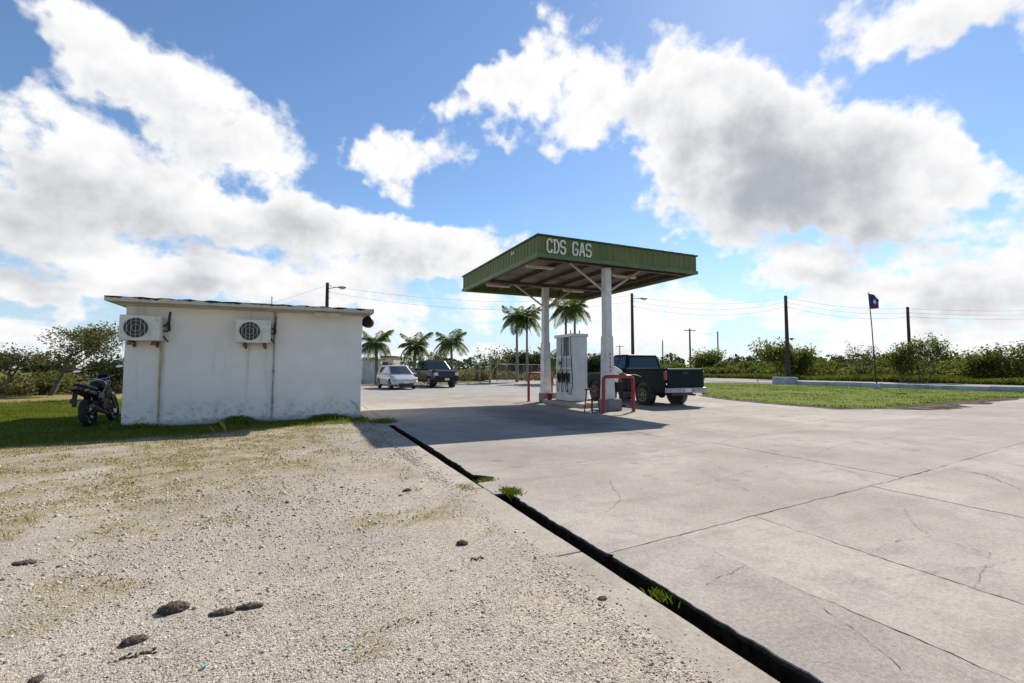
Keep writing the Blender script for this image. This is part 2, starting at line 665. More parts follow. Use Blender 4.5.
# old oil and tyre marks on the lane beside the pumps
_p = worldco(_t)
_s = _t.nodes.new('ShaderNodeSeparateXYZ')
_t.links.new(_p, _s.inputs[0])
_dx = mth(_t, 'DIVIDE', mth(_t, 'SUBTRACT', _s.outputs[0], 6.3), 1.5)
_dy = mth(_t, 'DIVIDE', mth(_t, 'SUBTRACT', _s.outputs[1], 11.6), 4.2)
_q = mth(_t, 'ADD', mth(_t, 'MULTIPLY', _dx, _dx), mth(_t, 'MULTIPLY', _dy, _dy))
_q = mth(_t, 'ADD', _q, mth(_t, 'MULTIPLY', mth(_t, 'SUBTRACT', noise(_t, _p, 1.3, 6, .65), .5), 2.0))
_t.links.new(mixc(_t, smooth(_t, _q, .1, 1.1, .55, 0), _c, (.10, .095, .09)), _b.inputs['Base Color'])
MT['kerb'], *_ = make_concrete('concrete_kerb', (.41, .365, .305), (.32, .28, .225), .8)
MT['block'], *_ = make_concrete('grey_painted_block', (.16, .175, .20), (.22, .235, .25), .5)
MT['road'], *_ = make_concrete('pale_road_surface', (.36, .34, .31), (.30, .28, .255), .4)

# trench earth
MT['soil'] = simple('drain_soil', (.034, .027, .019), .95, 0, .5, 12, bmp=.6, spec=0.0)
MT['crack'] = simple('crack_dirt_side_shade', (.06, .05, .04), .95, 0, .4, 20, spec=0.0)  # dirt in the cracks; also the painted shade on slab sides

# gravel lot with straw and lawn patches (masks are vertex data: what grows where)
m, t, b = mat_base('gravel_and_grass', True)
p = worldco(t)
at = t.nodes.new('ShaderNodeAttribute')
at.attribute_name = 'cover'
sp_ = t.nodes.new('ShaderNodeSeparateColor')
t.links.new(at.outputs['Color'], sp_.inputs[0])
v1 = t.nodes.new('ShaderNodeTexVoronoi')
t.links.new(p, v1.inputs['Vector'])
v1.inputs['Scale'].default_value = 85
v2 = t.nodes.new('ShaderNodeTexVoronoi')
t.links.new(p, v2.inputs['Vector'])
v2.inputs['Scale'].default_value = 220
sv1 = t.nodes.new('ShaderNodeSeparateColor')
t.links.new(v1.outputs['Color'], sv1.inputs[0])
sv2 = t.nodes.new('ShaderNodeSeparateColor')
t.links.new(v2.outputs['Color'], sv2.inputs[0])
nA = noise(t, p, .7, 7, .65, dist=.5)
nB = noise(t, p, 3.0, 6, .65)
nC = noise(t, p, 22.0, 5, .65)
c = mixc(t, smooth(t, nA, .3, .7), (.45, .385, .30), (.345, .305, .255))
c = mixc(t, smooth(t, nB, .5, .75, 0, .45), c, (.25, .195, .135))
mpr = t.nodes.new('ShaderNodeMapping')
mpr.inputs['Rotation'].default_value = (0, 0, R(-24))
mpr.inputs['Scale'].default_value = (1.5, .22, 1)
t.links.new(p, mpr.inputs['Vector'])
c = mixc(t, smooth(t, noise(t, mpr.outputs[0], 1.0, 5, .6), .50, .68, 0, .5), c, (.42, .375, .31))
br = mth(t, 'ADD', .42, mth(t, 'ADD', mth(t, 'MULTIPLY', sv1.outputs[0], .62), mth(t, 'MULTIPLY', sv2.outputs[1], .58)))
c = vmth(t, 'SCALE', c, scale=br)
c = mixc(t, smooth(t, sv1.outputs[2], .90, .95, 0, .55), c, (.07, .058, .045))
c = mixc(t, smooth(t, sv2.outputs[0], .88, .93, 0, .6), c, (.55, .53, .49))
straw = mixc(t, nC, (.33, .255, .115), (.20, .17, .06))
sf = mth(t, 'MULTIPLY', sp_.outputs[1], smooth(t, mth(t, 'ADD', mth(t, 'MULTIPLY', nC, .5), mth(t, 'MULTIPLY', nB, .5)), .38, .6), clamp=True)
c = mixc(t, mth(t, 'MAXIMUM', sf, sp_.outputs[2]), c, straw)
green = mixc(t, nC, (.085, .11, .018), (.19, .205, .042))
gf = smooth(t, mth(t, 'ADD', sp_.outputs[0], mth(t, 'MULTIPLY', mth(t, 'SUBTRACT', nC, .5), .9)), .35, .6)
c = mixc(t, gf, c, green)
t.links.new(c, b.inputs['Base Color'])
b.inputs['Roughness'].default_value = .95
b.inputs['Specular IOR Level'].default_value = .05
h = mth(t, 'ADD', mth(t, 'MULTIPLY', v1.outputs['Distance'], -1.0), mth(t, 'ADD', mth(t, 'MULTIPLY', v2.outputs['Distance'], -.5), mth(t, 'MULTIPLY', nC, .8)))
bump(t, b, h, .7, .010)
MT['lot'] = m

# open field
m, t, b = mat_base('field_grass', True)
p = worldco(t)
n1 = noise(t, p, .05, 6, .6)
n2 = noise(t, p, .8, 6, .65)
n3 = noise(t, p, 9, 5, .7)
c = mixc(t, smooth(t, n1, .4, .62), (.20, .155, .062), (.105, .12, .034))
c = mixc(t, smooth(t, n2, .4, .7, 0, .6), c, (.055, .075, .02))
c = vmth(t, 'SCALE', c, scale=smooth(t, n3, .2, .8, .6, 1.3))
t.links.new(c, b.inputs['Base Color'])
b.inputs['Roughness'].default_value = .95
bump(t, b, n3, .6, .05)
MT['field'] = m

# verge lawn: bright, short, worn to soil at the rim
m, t, b = mat_base('verge_lawn', True)
p = worldco(t)
n2 = noise(t, p, 1.1, 6, .65)
n3 = noise(t, p, 14, 5, .7)
c = mixc(t, smooth(t, n3, .3, .7), (.075, .11, .008), (.155, .195, .016))
c = mixc(t, smooth(t, n2, .55, .75, 0, .5), c, (.17, .15, .05))
t.links.new(c, b.inputs['Base Color'])
b.inputs['Roughness'].default_value = .9
bump(t, b, n3, .7, .03)
MT['verge'] = m

# mud rim of the verge
m, t, b = mat_base('bare_soil', True)
p = worldco(t)
n2 = noise(t, p, 2.2, 6, .65)
n3 = noise(t, p, 30, 5, .7)
c = mixc(t, smooth(t, n2, .4, .62), (.10, .08, .06), (.30, .265, .22))
c = vmth(t, 'SCALE', c, scale=smooth(t, n3, .2, .8, .7, 1.25))
t.links.new(c, b.inputs['Base Color'])
b.inputs['Roughness'].default_value = .95
bump(t, b, n3, .7, .02)
MT['bare'] = m

# pebbles: each stone its own tone
m, t, b = mat_base('pebbles', True)
g = t.nodes.new('ShaderNodeNewGeometry')
r = t.nodes.new('ShaderNodeValToRGB')
r.color_ramp.elements[0].position = 0.0
r.color_ramp.elements[0].color = (.10, .075, .055, 1)
r.color_ramp.elements[1].position = 1.0
r.color_ramp.elements[1].color = (.55, .52, .46, 1)
for pos, cc in ((.12, (.30, .24, .17)), (.3, (.43, .36, .27)), (.62, (.46, .40, .315)), (.88, (.54, .49, .42))):
    e = r.color_ramp.elements.new(pos)
    e.color = (*cc, 1)
t.links.new(g.outputs['Random Per Island'], r.inputs[0])
t.links.new(r.outputs[0], b.inputs['Base Color'])
b.inputs['Roughness'].default_value = .85
MT['pebble'] = m

# white wall: grime creeping up from the ground, streaks under the roof edge
m, t, b = mat_base('stained_white_wall', True)
p = worldco(t)
s = t.nodes.new('ShaderNodeSeparateXYZ')
t.links.new(p, s.inputs[0])
n1 = noise(t, p, 1.4, 7, .65)
n2 = noise(t, p, 9, 7, .7)
mp = t.nodes.new('ShaderNodeMapping')
mp.inputs['Scale'].default_value = (5.0, 5.0, .28)
t.links.new(p, mp.inputs['Vector'])
n3 = noise(t, mp.outputs[0], 1.6, 5, .6)
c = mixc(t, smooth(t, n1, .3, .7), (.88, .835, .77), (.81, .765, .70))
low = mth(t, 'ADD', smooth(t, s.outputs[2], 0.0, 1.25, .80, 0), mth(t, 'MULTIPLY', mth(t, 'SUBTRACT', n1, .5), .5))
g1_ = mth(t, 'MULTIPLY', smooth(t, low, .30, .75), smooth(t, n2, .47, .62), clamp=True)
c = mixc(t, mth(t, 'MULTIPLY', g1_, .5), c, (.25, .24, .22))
for (xc_, hw_) in ((-3.45, .16), (-3.02, .10), (-1.22, .14), (-.80, .10), (-.63, .12)):
    ax_ = mth(t, 'ABSOLUTE', mth(t, 'SUBTRACT', s.outputs[0], xc_))
    run = mth(t, 'MULTIPLY', smooth(t, ax_, 0.0, hw_, 1, 0), smooth(t, s.outputs[2], .2, 2.05, .15, 1))
    run = mth(t, 'MULTIPLY', run, smooth(t, n3, .42, .62))
    c = mixc(t, mth(t, 'MULTIPLY', run, .45), c, (.40, .30, .19))
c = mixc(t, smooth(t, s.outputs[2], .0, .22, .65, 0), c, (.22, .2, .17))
c = mixc(t, mth(t, 'MULTIPLY', smooth(t, n3, .58, .78), .18), c, (.42, .39, .33))
t.links.new(c, b.inputs['Base Color'])
b.inputs['Roughness'].default_value = .85
bump(t, b, mth(t, 'ADD', n2, mth(t, 'MULTIPLY', n1, 2.0)), .25, .01)
MT['wall'] = m

# roof edge: cream paint eaten by black mould
m, t, b = mat_base('mouldy_roof_edge', True)
p = worldco(t)
s = t.nodes.new('ShaderNodeSeparateXYZ')
t.links.new(p, s.inputs[0])
mp = t.nodes.new('ShaderNodeMapping')
mp.inputs['Scale'].default_value = (1.0, 1.0, .5)
t.links.new(p, mp.inputs['Vector'])
n1 = noise(t, mp.outputs[0], 3.2, 8, .7)
c = mixc(t, noise(t, p, 5, 4), (.62, .57, .46), (.50, .45, .35))
edge = mth(t, 'ADD', smooth(t, s.outputs[2], 2.90, 3.0, -.12, .36), mth(t, 'MULTIPLY', mth(t, 'SUBTRACT', n1, .5), 1.7))
c = mixc(t, smooth(t, edge, .17, .33), c, (.035, .033, .032))
t.links.new(c, b.inputs['Base Color'])
b.inputs['Roughness'].default_value = .9
MT['roof_edge'] = m

MT['ac'] = simple('off_white_casing', (.72, .68, .58), .5, 0, .08, 4, dirt=(.42, .37, .28), dirt_amt=.5)
MT['ac_dark'] = simple('fan_dark', (.03, .03, .03), .6)
MT['rust'] = simple('rusty_bracket', (.20, .10, .05), .85, .2, .3, 14)
MT['pipe_tan'] = simple('tan_pipe', (.48, .38, .22), .7, 0, .25, 5, dirt=(.25, .16, .07))
MT['pipe_dark'] = simple('grimy_pipe', (.36, .34, .31), .7, 0, .3, 6, dirt=(.06, .055, .05))
MT['tube_lamp'] = simple('lamp_tube_off', (.82, .76, .55), .4)

# canopy paints
m, t, b = mat_base('green_sheet')
p = worldco(t)
mp = t.nodes.new('ShaderNodeMapping')
mp.inputs['Scale'].default_value = (7.0, 7.0, .8)
t.links.new(p, mp.inputs['Vector'])
n1 = noise(t, mp.outputs[0], 1.0, 6, .65)
n2 = noise(t, p, 2.0, 5, .6)
c = mixc(t, smooth(t, n1, .3, .7), (.095, .128, .024), (.145, .165, .036))
c = mixc(t, smooth(t, n2, .55, .75, 0, .4), c, (.085, .085, .04))
t.links.new(c, b.inputs['Base Color'])
b.inputs['Roughness'].default_value = .55
MT['green'] = m
MT['green_trim'] = simple('green_trim', (.10, .16, .05), .5, 0, .2, 3, dirt=(.10, .085, .05))
MT['dark_trim'] = simple('dark_green_trim', (.022, .045, .024), .5, 0, .2, 3)
MT['letter'] = simple('faded_white_letter', (.72, .74, .64), .6, 0, .1, 8, dirt=(.32, .36, .22), dirt_amt=.4)
MT['deck'] = simple('aged_metal_deck', (.105, .082, .072), .6, .0, .25, 1.5, dirt=(.14, .085, .06), dirt_amt=.6)
MT['beam'] = simple('primer_brown_beam', (.05, .037, .03), .6, .0, .2, 3, dirt=(.16, .07, .035), dirt_amt=.5)
MT['col'] = simple('white_column_paint', (.66, .64, .61), .65, 0, .10, 3, dirt=(.36, .31, .25), dirt_amt=.5, bmp=.25)
MT['brace'] = simple('brace_cream', (.48, .42, .36), .6, .1, .15, 4, dirt=(.28, .15, .08), dirt_amt=.45)
MT['pump'] = simple('pump_white', (.64, .645, .64), .4, 0, .07, 3, dirt=(.36, .35, .31), dirt_amt=.4)
MT['pump_grey'] = simple('pump_grey_panel', (.42, .43, .44), .45, 0, .1, 3, dirt=(.25, .24, .22))
MT['hose'] = simple('hose_black', (.016, .016, .017), .5)
MT['blue_wall'] = simple('pale_blue_wall_paint', (.46, .49, .53), .8, 0, .15, 2, dirt=(.15, .15, .15), dirt_amt=.7)
MT['clod'] = simple('dry_dung', (.085, .062, .044), .95, 0, .45, 30, dirt=(.12, .09, .06), dirt_amt=.5, bmp=.9)

m, t, b = mat_base('dark_rim_soil', True)
p = worldco(t)
n2 = noise(t, p, 1.6, 6, .65)
n3 = noise(t, p, 26, 5, .7)
c = mixc(t, smooth(t, n2, .42, .58), (.035, .026, .018), (.14, .108, .078))
c = vmth(t, 'SCALE', c, scale=smooth(t, n3, .2, .8, .6, 1.3))
t.links.new(c, b.inputs['Base Color'])
b.inputs['Roughness'].default_value = .95
bump(t, b, n3, .8, .03)
MT['rim_soil'] = m

# ================================================================== the setting
TX0, TX1, TY0, TY1 = 1.98, 2.20, -3.4, 11.55          # the drain trench
# ground: one sheet to the horizon, open only over the trench
B = 3000
vs = [(-B, -B, -.09), (B, -B, -.09), (B, B, -.09), (-B, B, -.09), (TX0, TY0, -.09), (TX1, TY0, -.09), (TX1, TY1, -.09), (TX0, TY1, -.09)]
fs = [(0, 1, 5, 4), (1, 2, 6, 5), (2, 3, 7, 6), (3, 0, 4, 7)]
tag(MB().add(vs, fs).build('ground', MT['field']), kind='structure')

# gravel lot with a denser grid near the camera; slight unevenness
xs = np.unique(np.concatenate([np.linspace(-46, -9, 40), np.linspace(-9, 1.93, 130)]))
ys = np.unique(np.concatenate([np.linspace(-9, 14, 180), np.linspace(14, 46, 60)]))
XX, YY = np.meshgrid(xs, ys)


def lot_height(X, Y):
    e = sstep(1.75, 1.2, X)
    w = X - .14 + (fbm(Y * 1.3, X * 1.3, 51, 5) - .5) * .55
    return .035 * (fbm(X * .9, Y * .9, 3) - .5) * e + .02 * (fbm(X * 4, Y * 4, 9) - .5) * e + .006 - .05 * sstep(1.45, 1.85, w)


def cover(X, Y):
    n = fbm(X * .55, Y * .55, 21, 5)
    n2 = fbm(X * 1.6, Y * 1.6, 5, 4)
    edge = np.where(X < -1.5, 12.0 + (X + 1.5) * .10, 12.0 + (X + 1.5) * .25)
    green = sstep(-.9, .9, Y - edge + (n - .5) * 3.0)
    tan = sstep(24, 27.5, Y + (n - .5) * 5)                      # dry field behind the lawn
    green = green * (1 - .85 * tan)
    straw = sstep(4.5, 9.0, Y - X * .45 + (n - .5) * 5) * sstep(.26, .50, n2) * sstep(1.7, .2, X + (n - .5) * 2)
    straw = np.maximum(straw, sstep(.62, .70, n2) * .6)
    straw = np.maximum(straw, tan)
    return green, straw


ZZ = lot_height(XX, YY)
v = np.stack([XX, YY, ZZ], -1).reshape(-1, 3)
ny, nx = XX.shape
idx = np.arange(nx * ny).reshape(ny, nx)
f = np.stack([idx[:-1, :-1], idx[:-1, 1:], idx[1:, 1:], idx[1:, :-1]], -1).reshape(-1, 4)
me = np_mesh('gravel_lot', v, f, MT['lot'])
gr, st = cover(XX.ravel(), YY.ravel())
ca = me.color_attributes.new('cover', 'FLOAT_COLOR', 'POINT')
ca.data.foreach_set('color', np.stack([gr, st, sstep(24, 27.5, YY.ravel() + (fbm(XX.ravel() * .55, YY.ravel() * .55, 21, 5) - .5) * 5), 0 * gr + 1], -1).astype(np.float32).ravel())
tag(link('gravel_lot', me, smooth_=180), kind='structure')

# trench, kerb strip along it
mb = MB()
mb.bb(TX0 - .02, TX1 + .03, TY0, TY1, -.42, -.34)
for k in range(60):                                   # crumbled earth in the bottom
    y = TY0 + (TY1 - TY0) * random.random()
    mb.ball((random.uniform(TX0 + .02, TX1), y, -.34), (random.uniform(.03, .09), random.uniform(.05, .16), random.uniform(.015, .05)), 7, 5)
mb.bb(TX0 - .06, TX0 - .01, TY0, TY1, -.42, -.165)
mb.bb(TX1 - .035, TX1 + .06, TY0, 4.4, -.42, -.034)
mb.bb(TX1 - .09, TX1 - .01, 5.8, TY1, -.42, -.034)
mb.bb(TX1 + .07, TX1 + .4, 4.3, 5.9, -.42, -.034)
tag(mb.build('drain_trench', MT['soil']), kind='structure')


def jag(rng, a, b, amp, step=.16, taper=True):
    """a broken line between two points"""
    a, b = Vector((a[0], a[1])), Vector((b[0], b[1]))
    n = max(2, int((b - a).length / step))
    d = (b - a).normalized()
    nr = Vector((-d.y, d.x))
    out, w = [], 0.0
    for i in range(n + 1):
        w = .75 * w + rng.uniform(-amp, amp)
        k = max(0.0, math.sin(PI * i / n)) ** .4 if taper else 1
        q = a + (b - a) * (i / n) + nr * (w * k)
        out.append((q.x, q.y))
    return out


rng = random.Random(5)


def slab(name, poly, mat, z, th, parent=None, tilt=(0, 0)):
    """an outline thickened downwards, its rim a little rounded"""
    n = len(poly)
    cx, cy = sum(p[0] for p in poly) / n, sum(p[1] for p in poly) / n

    def inset(p, k):
        dx, dy = p[0] - cx, p[1] - cy
        L = math.hypot(dx, dy)
        return (p[0] - dx / L * k, p[1] - dy / L * k)
    zz = lambda p: z + (p[0] - cx) * tilt[0] + (p[1] - cy) * tilt[1]
    top = [(*inset(p, .006), zz(p)) for p in poly]
    mid = [(*p, zz(p) - .006) for p in poly]
    bot = [(*p, z - th) for p in poly]
    ring = lambda a_: [(a_ + i, a_ + n + i, a_ + n + (i + 1) % n, a_ + (i + 1) % n) for i in range(n)]
    mb = MB().add(top + mid + bot, [tuple(range(n))] + ring(0))
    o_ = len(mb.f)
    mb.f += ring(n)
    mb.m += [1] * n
    return mb.build(name, [mat, MT['crack']], parent)  # sides below the rim coloured dark, as painted shade in the drain


# kerb strip left of the drain, three lengths
kerb = thing('drain_kerb', 'pale concrete kerb strip between the gravel and the dark open drain', 'kerb')
cuts = [-3.4, .35, 3.05, 5.1, 8.3, 11.5]
for i in range(5):
    y0, y1 = cuts[i] + .006, cuts[i + 1] - .006
    xr = 1.985 if i < 3 else 1.97
    right = jag(rng, (xr, y0), (xr, y1), .004, .12)
    left = jag(rng, (1.52, y1), (1.52, y0), .006, .12)
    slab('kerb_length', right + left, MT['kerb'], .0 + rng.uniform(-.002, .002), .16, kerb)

# forecourt slabs: transverse joints T (X -> Y) and joints along the drain direction
TJ = [[(2.0, -3.4), (40, -2.2)], [(2.0, .10), (8, .35), (40, 2.0)],
      [(2.21, 2.94), (7.57, 3.38), (12.5, 3.95), (40, 6.4)],
      [(2.16, 6.33), (2.81, 5.95), (3.83, 5.89), (5.63, 6.17), (7.66, 6.44), (11.75, 7.39), (40, 10.6)],
      [(2.16, 11.55), (12.5, 12.0), (40, 13.6)], [(2.16, 16.3), (40, 18.0)], [(2.16, 21.2), (40, 22.4)]]


def tj(i, x):
    pts = TJ[i]
    for (a, b_) in zip(pts, pts[1:]):
        if x <= b_[0]:
            k = (x - a[0]) / (b_[0] - a[0])
            return a[1] + (b_[1] - a[1]) * k
    return pts[-1][1]


LJ = [[2.15, 3.3, 7.2, 11.6, 17, 24, 33],
      [2.145, 2.92, 3.95, 6.2, 8.2, 12.2, 17, 24, 33],
      [2.145, 7.05, 11.8, 17.2, 24.2, 33],
      [2.13, 6.7, 11.6, 16.6, 24],
      [2.13, 6.4, 10.9, 15.6, 20],
      [2.13, 6.5, 11.0, 15.5, 20]]
forecourt = tag(bpy.data.objects.new('forecourt', None), kind='structure')
COL.objects.link(forecourt)
LINE = {}


def shared(key, a, b, amp):
    if key not in LINE:
        LINE[key] = jag(random.Random(hash(key) % 9973), a, b, amp, .18)
    return LINE[key]


for i in range(6):
    xsj = LJ[i]
    for j in range(len(xsj) - 1):
        x0, x1 = xsj[j], xsj[j + 1]
        far = x0 > 15 or i > 3
        sh = (0, 0) if j else (.0, .0)
        bx0 = x0 + (.12 if (i == 1 and j in (2,)) else 0)
        p00, p10 = (x0, tj(i, x0)), (x1, tj(i, x1))
        p01, p11 = (x0, tj(i + 1, x0)), (x1, tj(i + 1, x1))
        st = .06 if (x0 < 7 and i in (1, 2)) else .25
        fb = lambda a_, b_, sd_: float(fbm(np.array([a_]), np.array([b_]), sd_)[0]) - .5
        wt_ = lambda x, k: .05 * fb(x * 1.1, k * 3.7, 80) + .035 * fb(x * 8, k * 5.1, 81)
        gt_ = lambda x, k: .0012 + (.012 if k == 2 else .008) * max(0.0, fb(x * 2.7, k * 9.1, 82) + .08)
        wl_ = lambda xx, y: (.16 * fb(y * 1.3, xx * 7.7, 83) + .06 * fb(y * 9, xx * 3.3, 84)) if xx < 15 else 0.0
        gl_ = lambda xx, y: .0016 + .013 * max(0.0, fb(y * 3.1, xx * 5.9, 85) + .06)
        xn = np.linspace(x0 + .002, x1 - .002, max(3, int((x1 - x0) / st)))
        lower = [(x, tj(i, x) + wt_(x, i) + gt_(x, i)) for x in xn]
        upper = [(x, tj(i + 1, x) + wt_(x, i + 1) - gt_(x, i + 1)) for x in xn[::-1]]
        ny_ = max(8, int((upper[0][1] - lower[-1][1]) / st))
        ends_ = lambda y: min(1.0, 12 * min(y - lower[0][1], upper[-1][1] - y) / max(.1, upper[-1][1] - lower[0][1]))
        rightl = [(x1 + wl_(x1, y) * max(0.0, min(1.0, 4 * min(y - lower[-1][1], upper[0][1] - y))) - gl_(x1, y), y) for y in np.linspace(lower[-1][1], upper[0][1], ny_)[1:-1]]
        if j == 0:
            # the edge over the drain, crumbled; the broken corner bridges the drain near Y=5
            leftl = []
            for y in np.linspace(upper[-1][1], lower[0][1], 110)[1:-1]:
                x = x0 + .035 * fb(y * 1.6, 1.0, 86) + .030 * fb(y * 14, 2.0, 87)
                if i == 2 and 4.80 < y < 5.35:
                    x = 1.99
                elif i == 2 and 5.35 <= y < 5.75:
                    x = x0 + .16 * (1 - abs(y - 5.55) / .2)
                elif i == 2 and 4.5 < y <= 4.80:
                    x += .03
                elif i == 2 and y > 5.75:
                    x -= .045
                elif i == 1 and y > 2.88:
                    x += .035
                leftl.append((x, y))
        else:
            leftl = [(x0 + wl_(x0, y) * max(0.0, min(1.0, 4 * min(y - lower[0][1], upper[-1][1] - y))) + gl_(x0, y), y) for y in np.linspace(upper[-1][1], lower[0][1], ny_)[1:-1]]
        z = rng.uniform(-.003, .003)
        tl = (rng.uniform(-.0006, .0006), rng.uniform(-.0006, .0006))
        if x0 > 7 or i > 2:
            z, tl = rng.uniform(-.0015, .0015), (0, 0)
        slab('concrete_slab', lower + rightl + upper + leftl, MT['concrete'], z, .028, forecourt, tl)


# narrow cracks that wander inside the slabs
def crack(pts, w, wander=.02):
    line = []
    for a, b_ in zip(pts, pts[1:]):
        line += jag(rng, a, b_, wander * .7, .035)[:-1]
    line.append(pts[-1])
    mb = MB()
    vs, fs = [], []
    n = len(line)
    for i, p_ in enumerate(line):
        q = line[min(i + 1, n - 1)]
        o = line[max(i - 1, 0)]
        d = Vector((q[0] - o[0], q[1] - o[1])).normalized()
        k = .75 * w * rng.uniform(.05, 1.0) * (.25 if rng.random() < .35 else 1) * max(0.0, math.sin(PI * i / (n - 1))) ** .3
        vs += [(p_[0] - d.y * k, p_[1] + d.x * k, .0065), (p_[0] + d.y * k, p_[1] - d.x * k, .0065)]
    for i in range(n - 1):
        fs.append((2 * i, 2 * i + 1, 2 * i + 3, 2 * i + 2))
    mb.add(vs, fs).build('crack', MT['crack'], forecourt)


for pts, w in (([(3.93, 2.12), (4.48, 2.16), (4.75, 2.11), (4.78, 1.73), (4.35, 1.61), (3.87, 1.51)], .004),
               ([(2.94, 1.97), (2.76, 1.64), (2.55, 1.25)], .004), ([(7.66, 6.4), (7.15, 4.79), (6.6, 3.4)], .006),
               ([(2.94, 1.97), (3.9, 1.75), (5.2, 1.5)], .003), ([(8.4, 3.5), (8.2, 3.0), (7.53, 2.41)], .009),
               ([(4.4, 5.9), (4.9, 4.6), (4.5, 3.1)], .004), ([(2.3, 3.5), (3.1, 4.0), (3.6, 4.9), (3.5, 5.8)], .004),
               ([(3.2, 4.1), (4.7, 4.2), (6.9, 4.7)], .004), ([(5.2, 4.4), (5.6, 5.1), (5.5, 6.0)], .004),
               ([(7.2, 4.7), (9.0, 5.2), (11.6, 5.3)], .005), ([(10.2, 7.0), (9.6, 5.8), (10.0, 4.0)], .005),
               ([(2.3, 2.2), (2.6, 2.3), (2.9, 2.35)], .003), ([(5.9, 2.9), (5.0, 2.3), (4.8, 2.1)], .003),
               ([(2.2, 8.3), (4.2, 8.8), (6.3, 8.4)], .006), ([(14, 5.0), (13, 7.2), (13.4, 9.4)], .007),
               ([(9.0, 8.0), (11.5, 9.3), (15, 9.4)], .006), ([(12.2, 3.2), (11.0, 2.0), (9.5, 1.6)], .007)):
    crack(pts, w)

# apron behind the pumps and the drive through the gate
apron = MB()
oa = [(1.7, 21.25), (20.5, 22.0), (22, 27), (30, 31.5), (39, 33), (39, 44), (33, 47), (28, 52), (30, 75), (24, 75), (18, 44), (11, 38.5), (4.2, 37.5), (2.4, 36.0), (1.7, 30)]
apron.add([(x, y, -.004) for x, y in oa], [tuple(range(len(oa)))])
tag(apron.build('apron', MT['road']), kind='structure')
oa = [(1.7, 11.6), (2.12, 11.6), (2.12, 21.24), (1.7, 21.24)]
tag(MB().add([(x, y, -.004) for x, y in oa], [(0, 1, 2, 3)]).build('side_strip', MT['kerb']), kind='structure')
# worn ground between the slabs and the lawn of the verge
oa = [(20.02, 11.9), (24.0, 9.5), (33.1, 6.0), (38.6, 2), (39, 33), (30, 31.5), (22, 27), (20.02, 21.95)]
tag(MB().add([(x, y, -.010) for x, y in oa], [tuple(range(len(oa)))]).build('bare_verge_edge', MT['bare']), kind='structure')
oa = [(33.02, -3), (60, -3), (60, -2), (39.0, 2), (33.02, 6.0)]
tag(MB().add([(x, y, -.012) for x, y in oa], [tuple(range(len(oa)))]).build('side_drive', MT['road']), kind='structure')

# highway beyond the low wall
def strip(name, x0, x1, z, mat):
    ysn = np.linspace(-140, 420, 60)
    vs, fs = [], []
    for i, y in enumerate(ysn):
        vs += [(x0, y, z), (x1, y, z)]
        if i:
            fs.append((2 * i - 2, 2 * i - 1, 2 * i + 1, 2 * i))
    return tag(MB().add(vs, fs).build(name, mat), kind='structure')


strip('road_shoulder', 38.2, 56.0, -.03, MT['bare'])
strip('road', 41.5, 52.5, -.018, MT['road'])

# verge lawn: its outline comes from the photograph's grass edge on the ground
VERGE = [G(703, 395.5), G(740, 400), G(790, 404.5), G(835, 407.5), G(880, 408), G(920, 405), G(960, 401.2), G(1010, 397.5)]
VERGE += [(36.0, 8.6), (36.6, 11.0), (36.6, 24.0), (34.0, 31.0), (31.5, 31.0), (25.0, 23.5)]
line = []
for i in range(len(VERGE)):
    a, b_ = VERGE[i], VERGE[(i + 1) % len(VERGE)]
    line += jag(rng, a, b_, .10 if i < 8 else .04, .35)[:-1]
n = len(line)
cx, cy = sum(p_[0] for p_ in line) / n, sum(p_[1] for p_ in line) / n
vs = [(p_[0], p_[1], .018) for p_ in line] + [(p_[0] + (cx - p_[0]) * .05, p_[1] + (cy - p_[1]) * .05, .06) for p_ in line]
fs = [(i, (i + 1) % n, n + (i + 1) % n, n + i) for i in range(n)] + [tuple(range(n, 2 * n))]
tag(MB().add(vs, fs).build('verge', MT['verge']), kind='structure')


# worn soil where wheels cut the lawn's front rim
front = [p_ for i in range(7) for p_ in jag(rng, VERGE[i], VERGE[i + 1], .05, .3)[:-1]]
outer = []
for i, p_ in enumerate(front):
    q = front[min(i + 1, len(front) - 1)]
    o = front[max(i - 1, 0)]
    d = Vector((q[0] - o[0], q[1] - o[1])).normalized()
    wdt = .25 + 1.15 * .85 * float(fbm(np.array([i * .33]), np.array([2.0]), 61)[0]) * math.sin(PI * i / (len(front) - 1)) ** .5 * (1.5 if i > len(front) * .35 else .7)
    outer.append((p_[0] + d.y * wdt, p_[1] - d.x * wdt))
inner = [(p_[0] + (cx - p_[0]) * .03, p_[1] + (cy - p_[1]) * .03) for p_ in front]
nf_ = len(front)
vs = [(*p_, .0085) for p_ in outer] + [(*p_, .0125) for p_ in inner]
fs = [(i, i + 1, nf_ + i + 1, nf_ + i) for i in range(nf_ - 1)]
tag(MB().add(vs, fs).build('soil_rim', MT['rim_soil']), kind='structure')


def inside(px_, py_, poly):
    poly = np.array(poly)
    x0, y0 = poly[:, 0], poly[:, 1]
    x1, y1 = np.roll(x0, -1), np.roll(y0, -1)
    P, Q = px_[:, None], py_[:, None]
    c_ = ((y0 > Q) != (y1 > Q)) & (P < (x1 - x0) * (Q - y0) / (y1 - y0 + 1e-12) + x0)
    return c_.sum(1) % 2 == 1


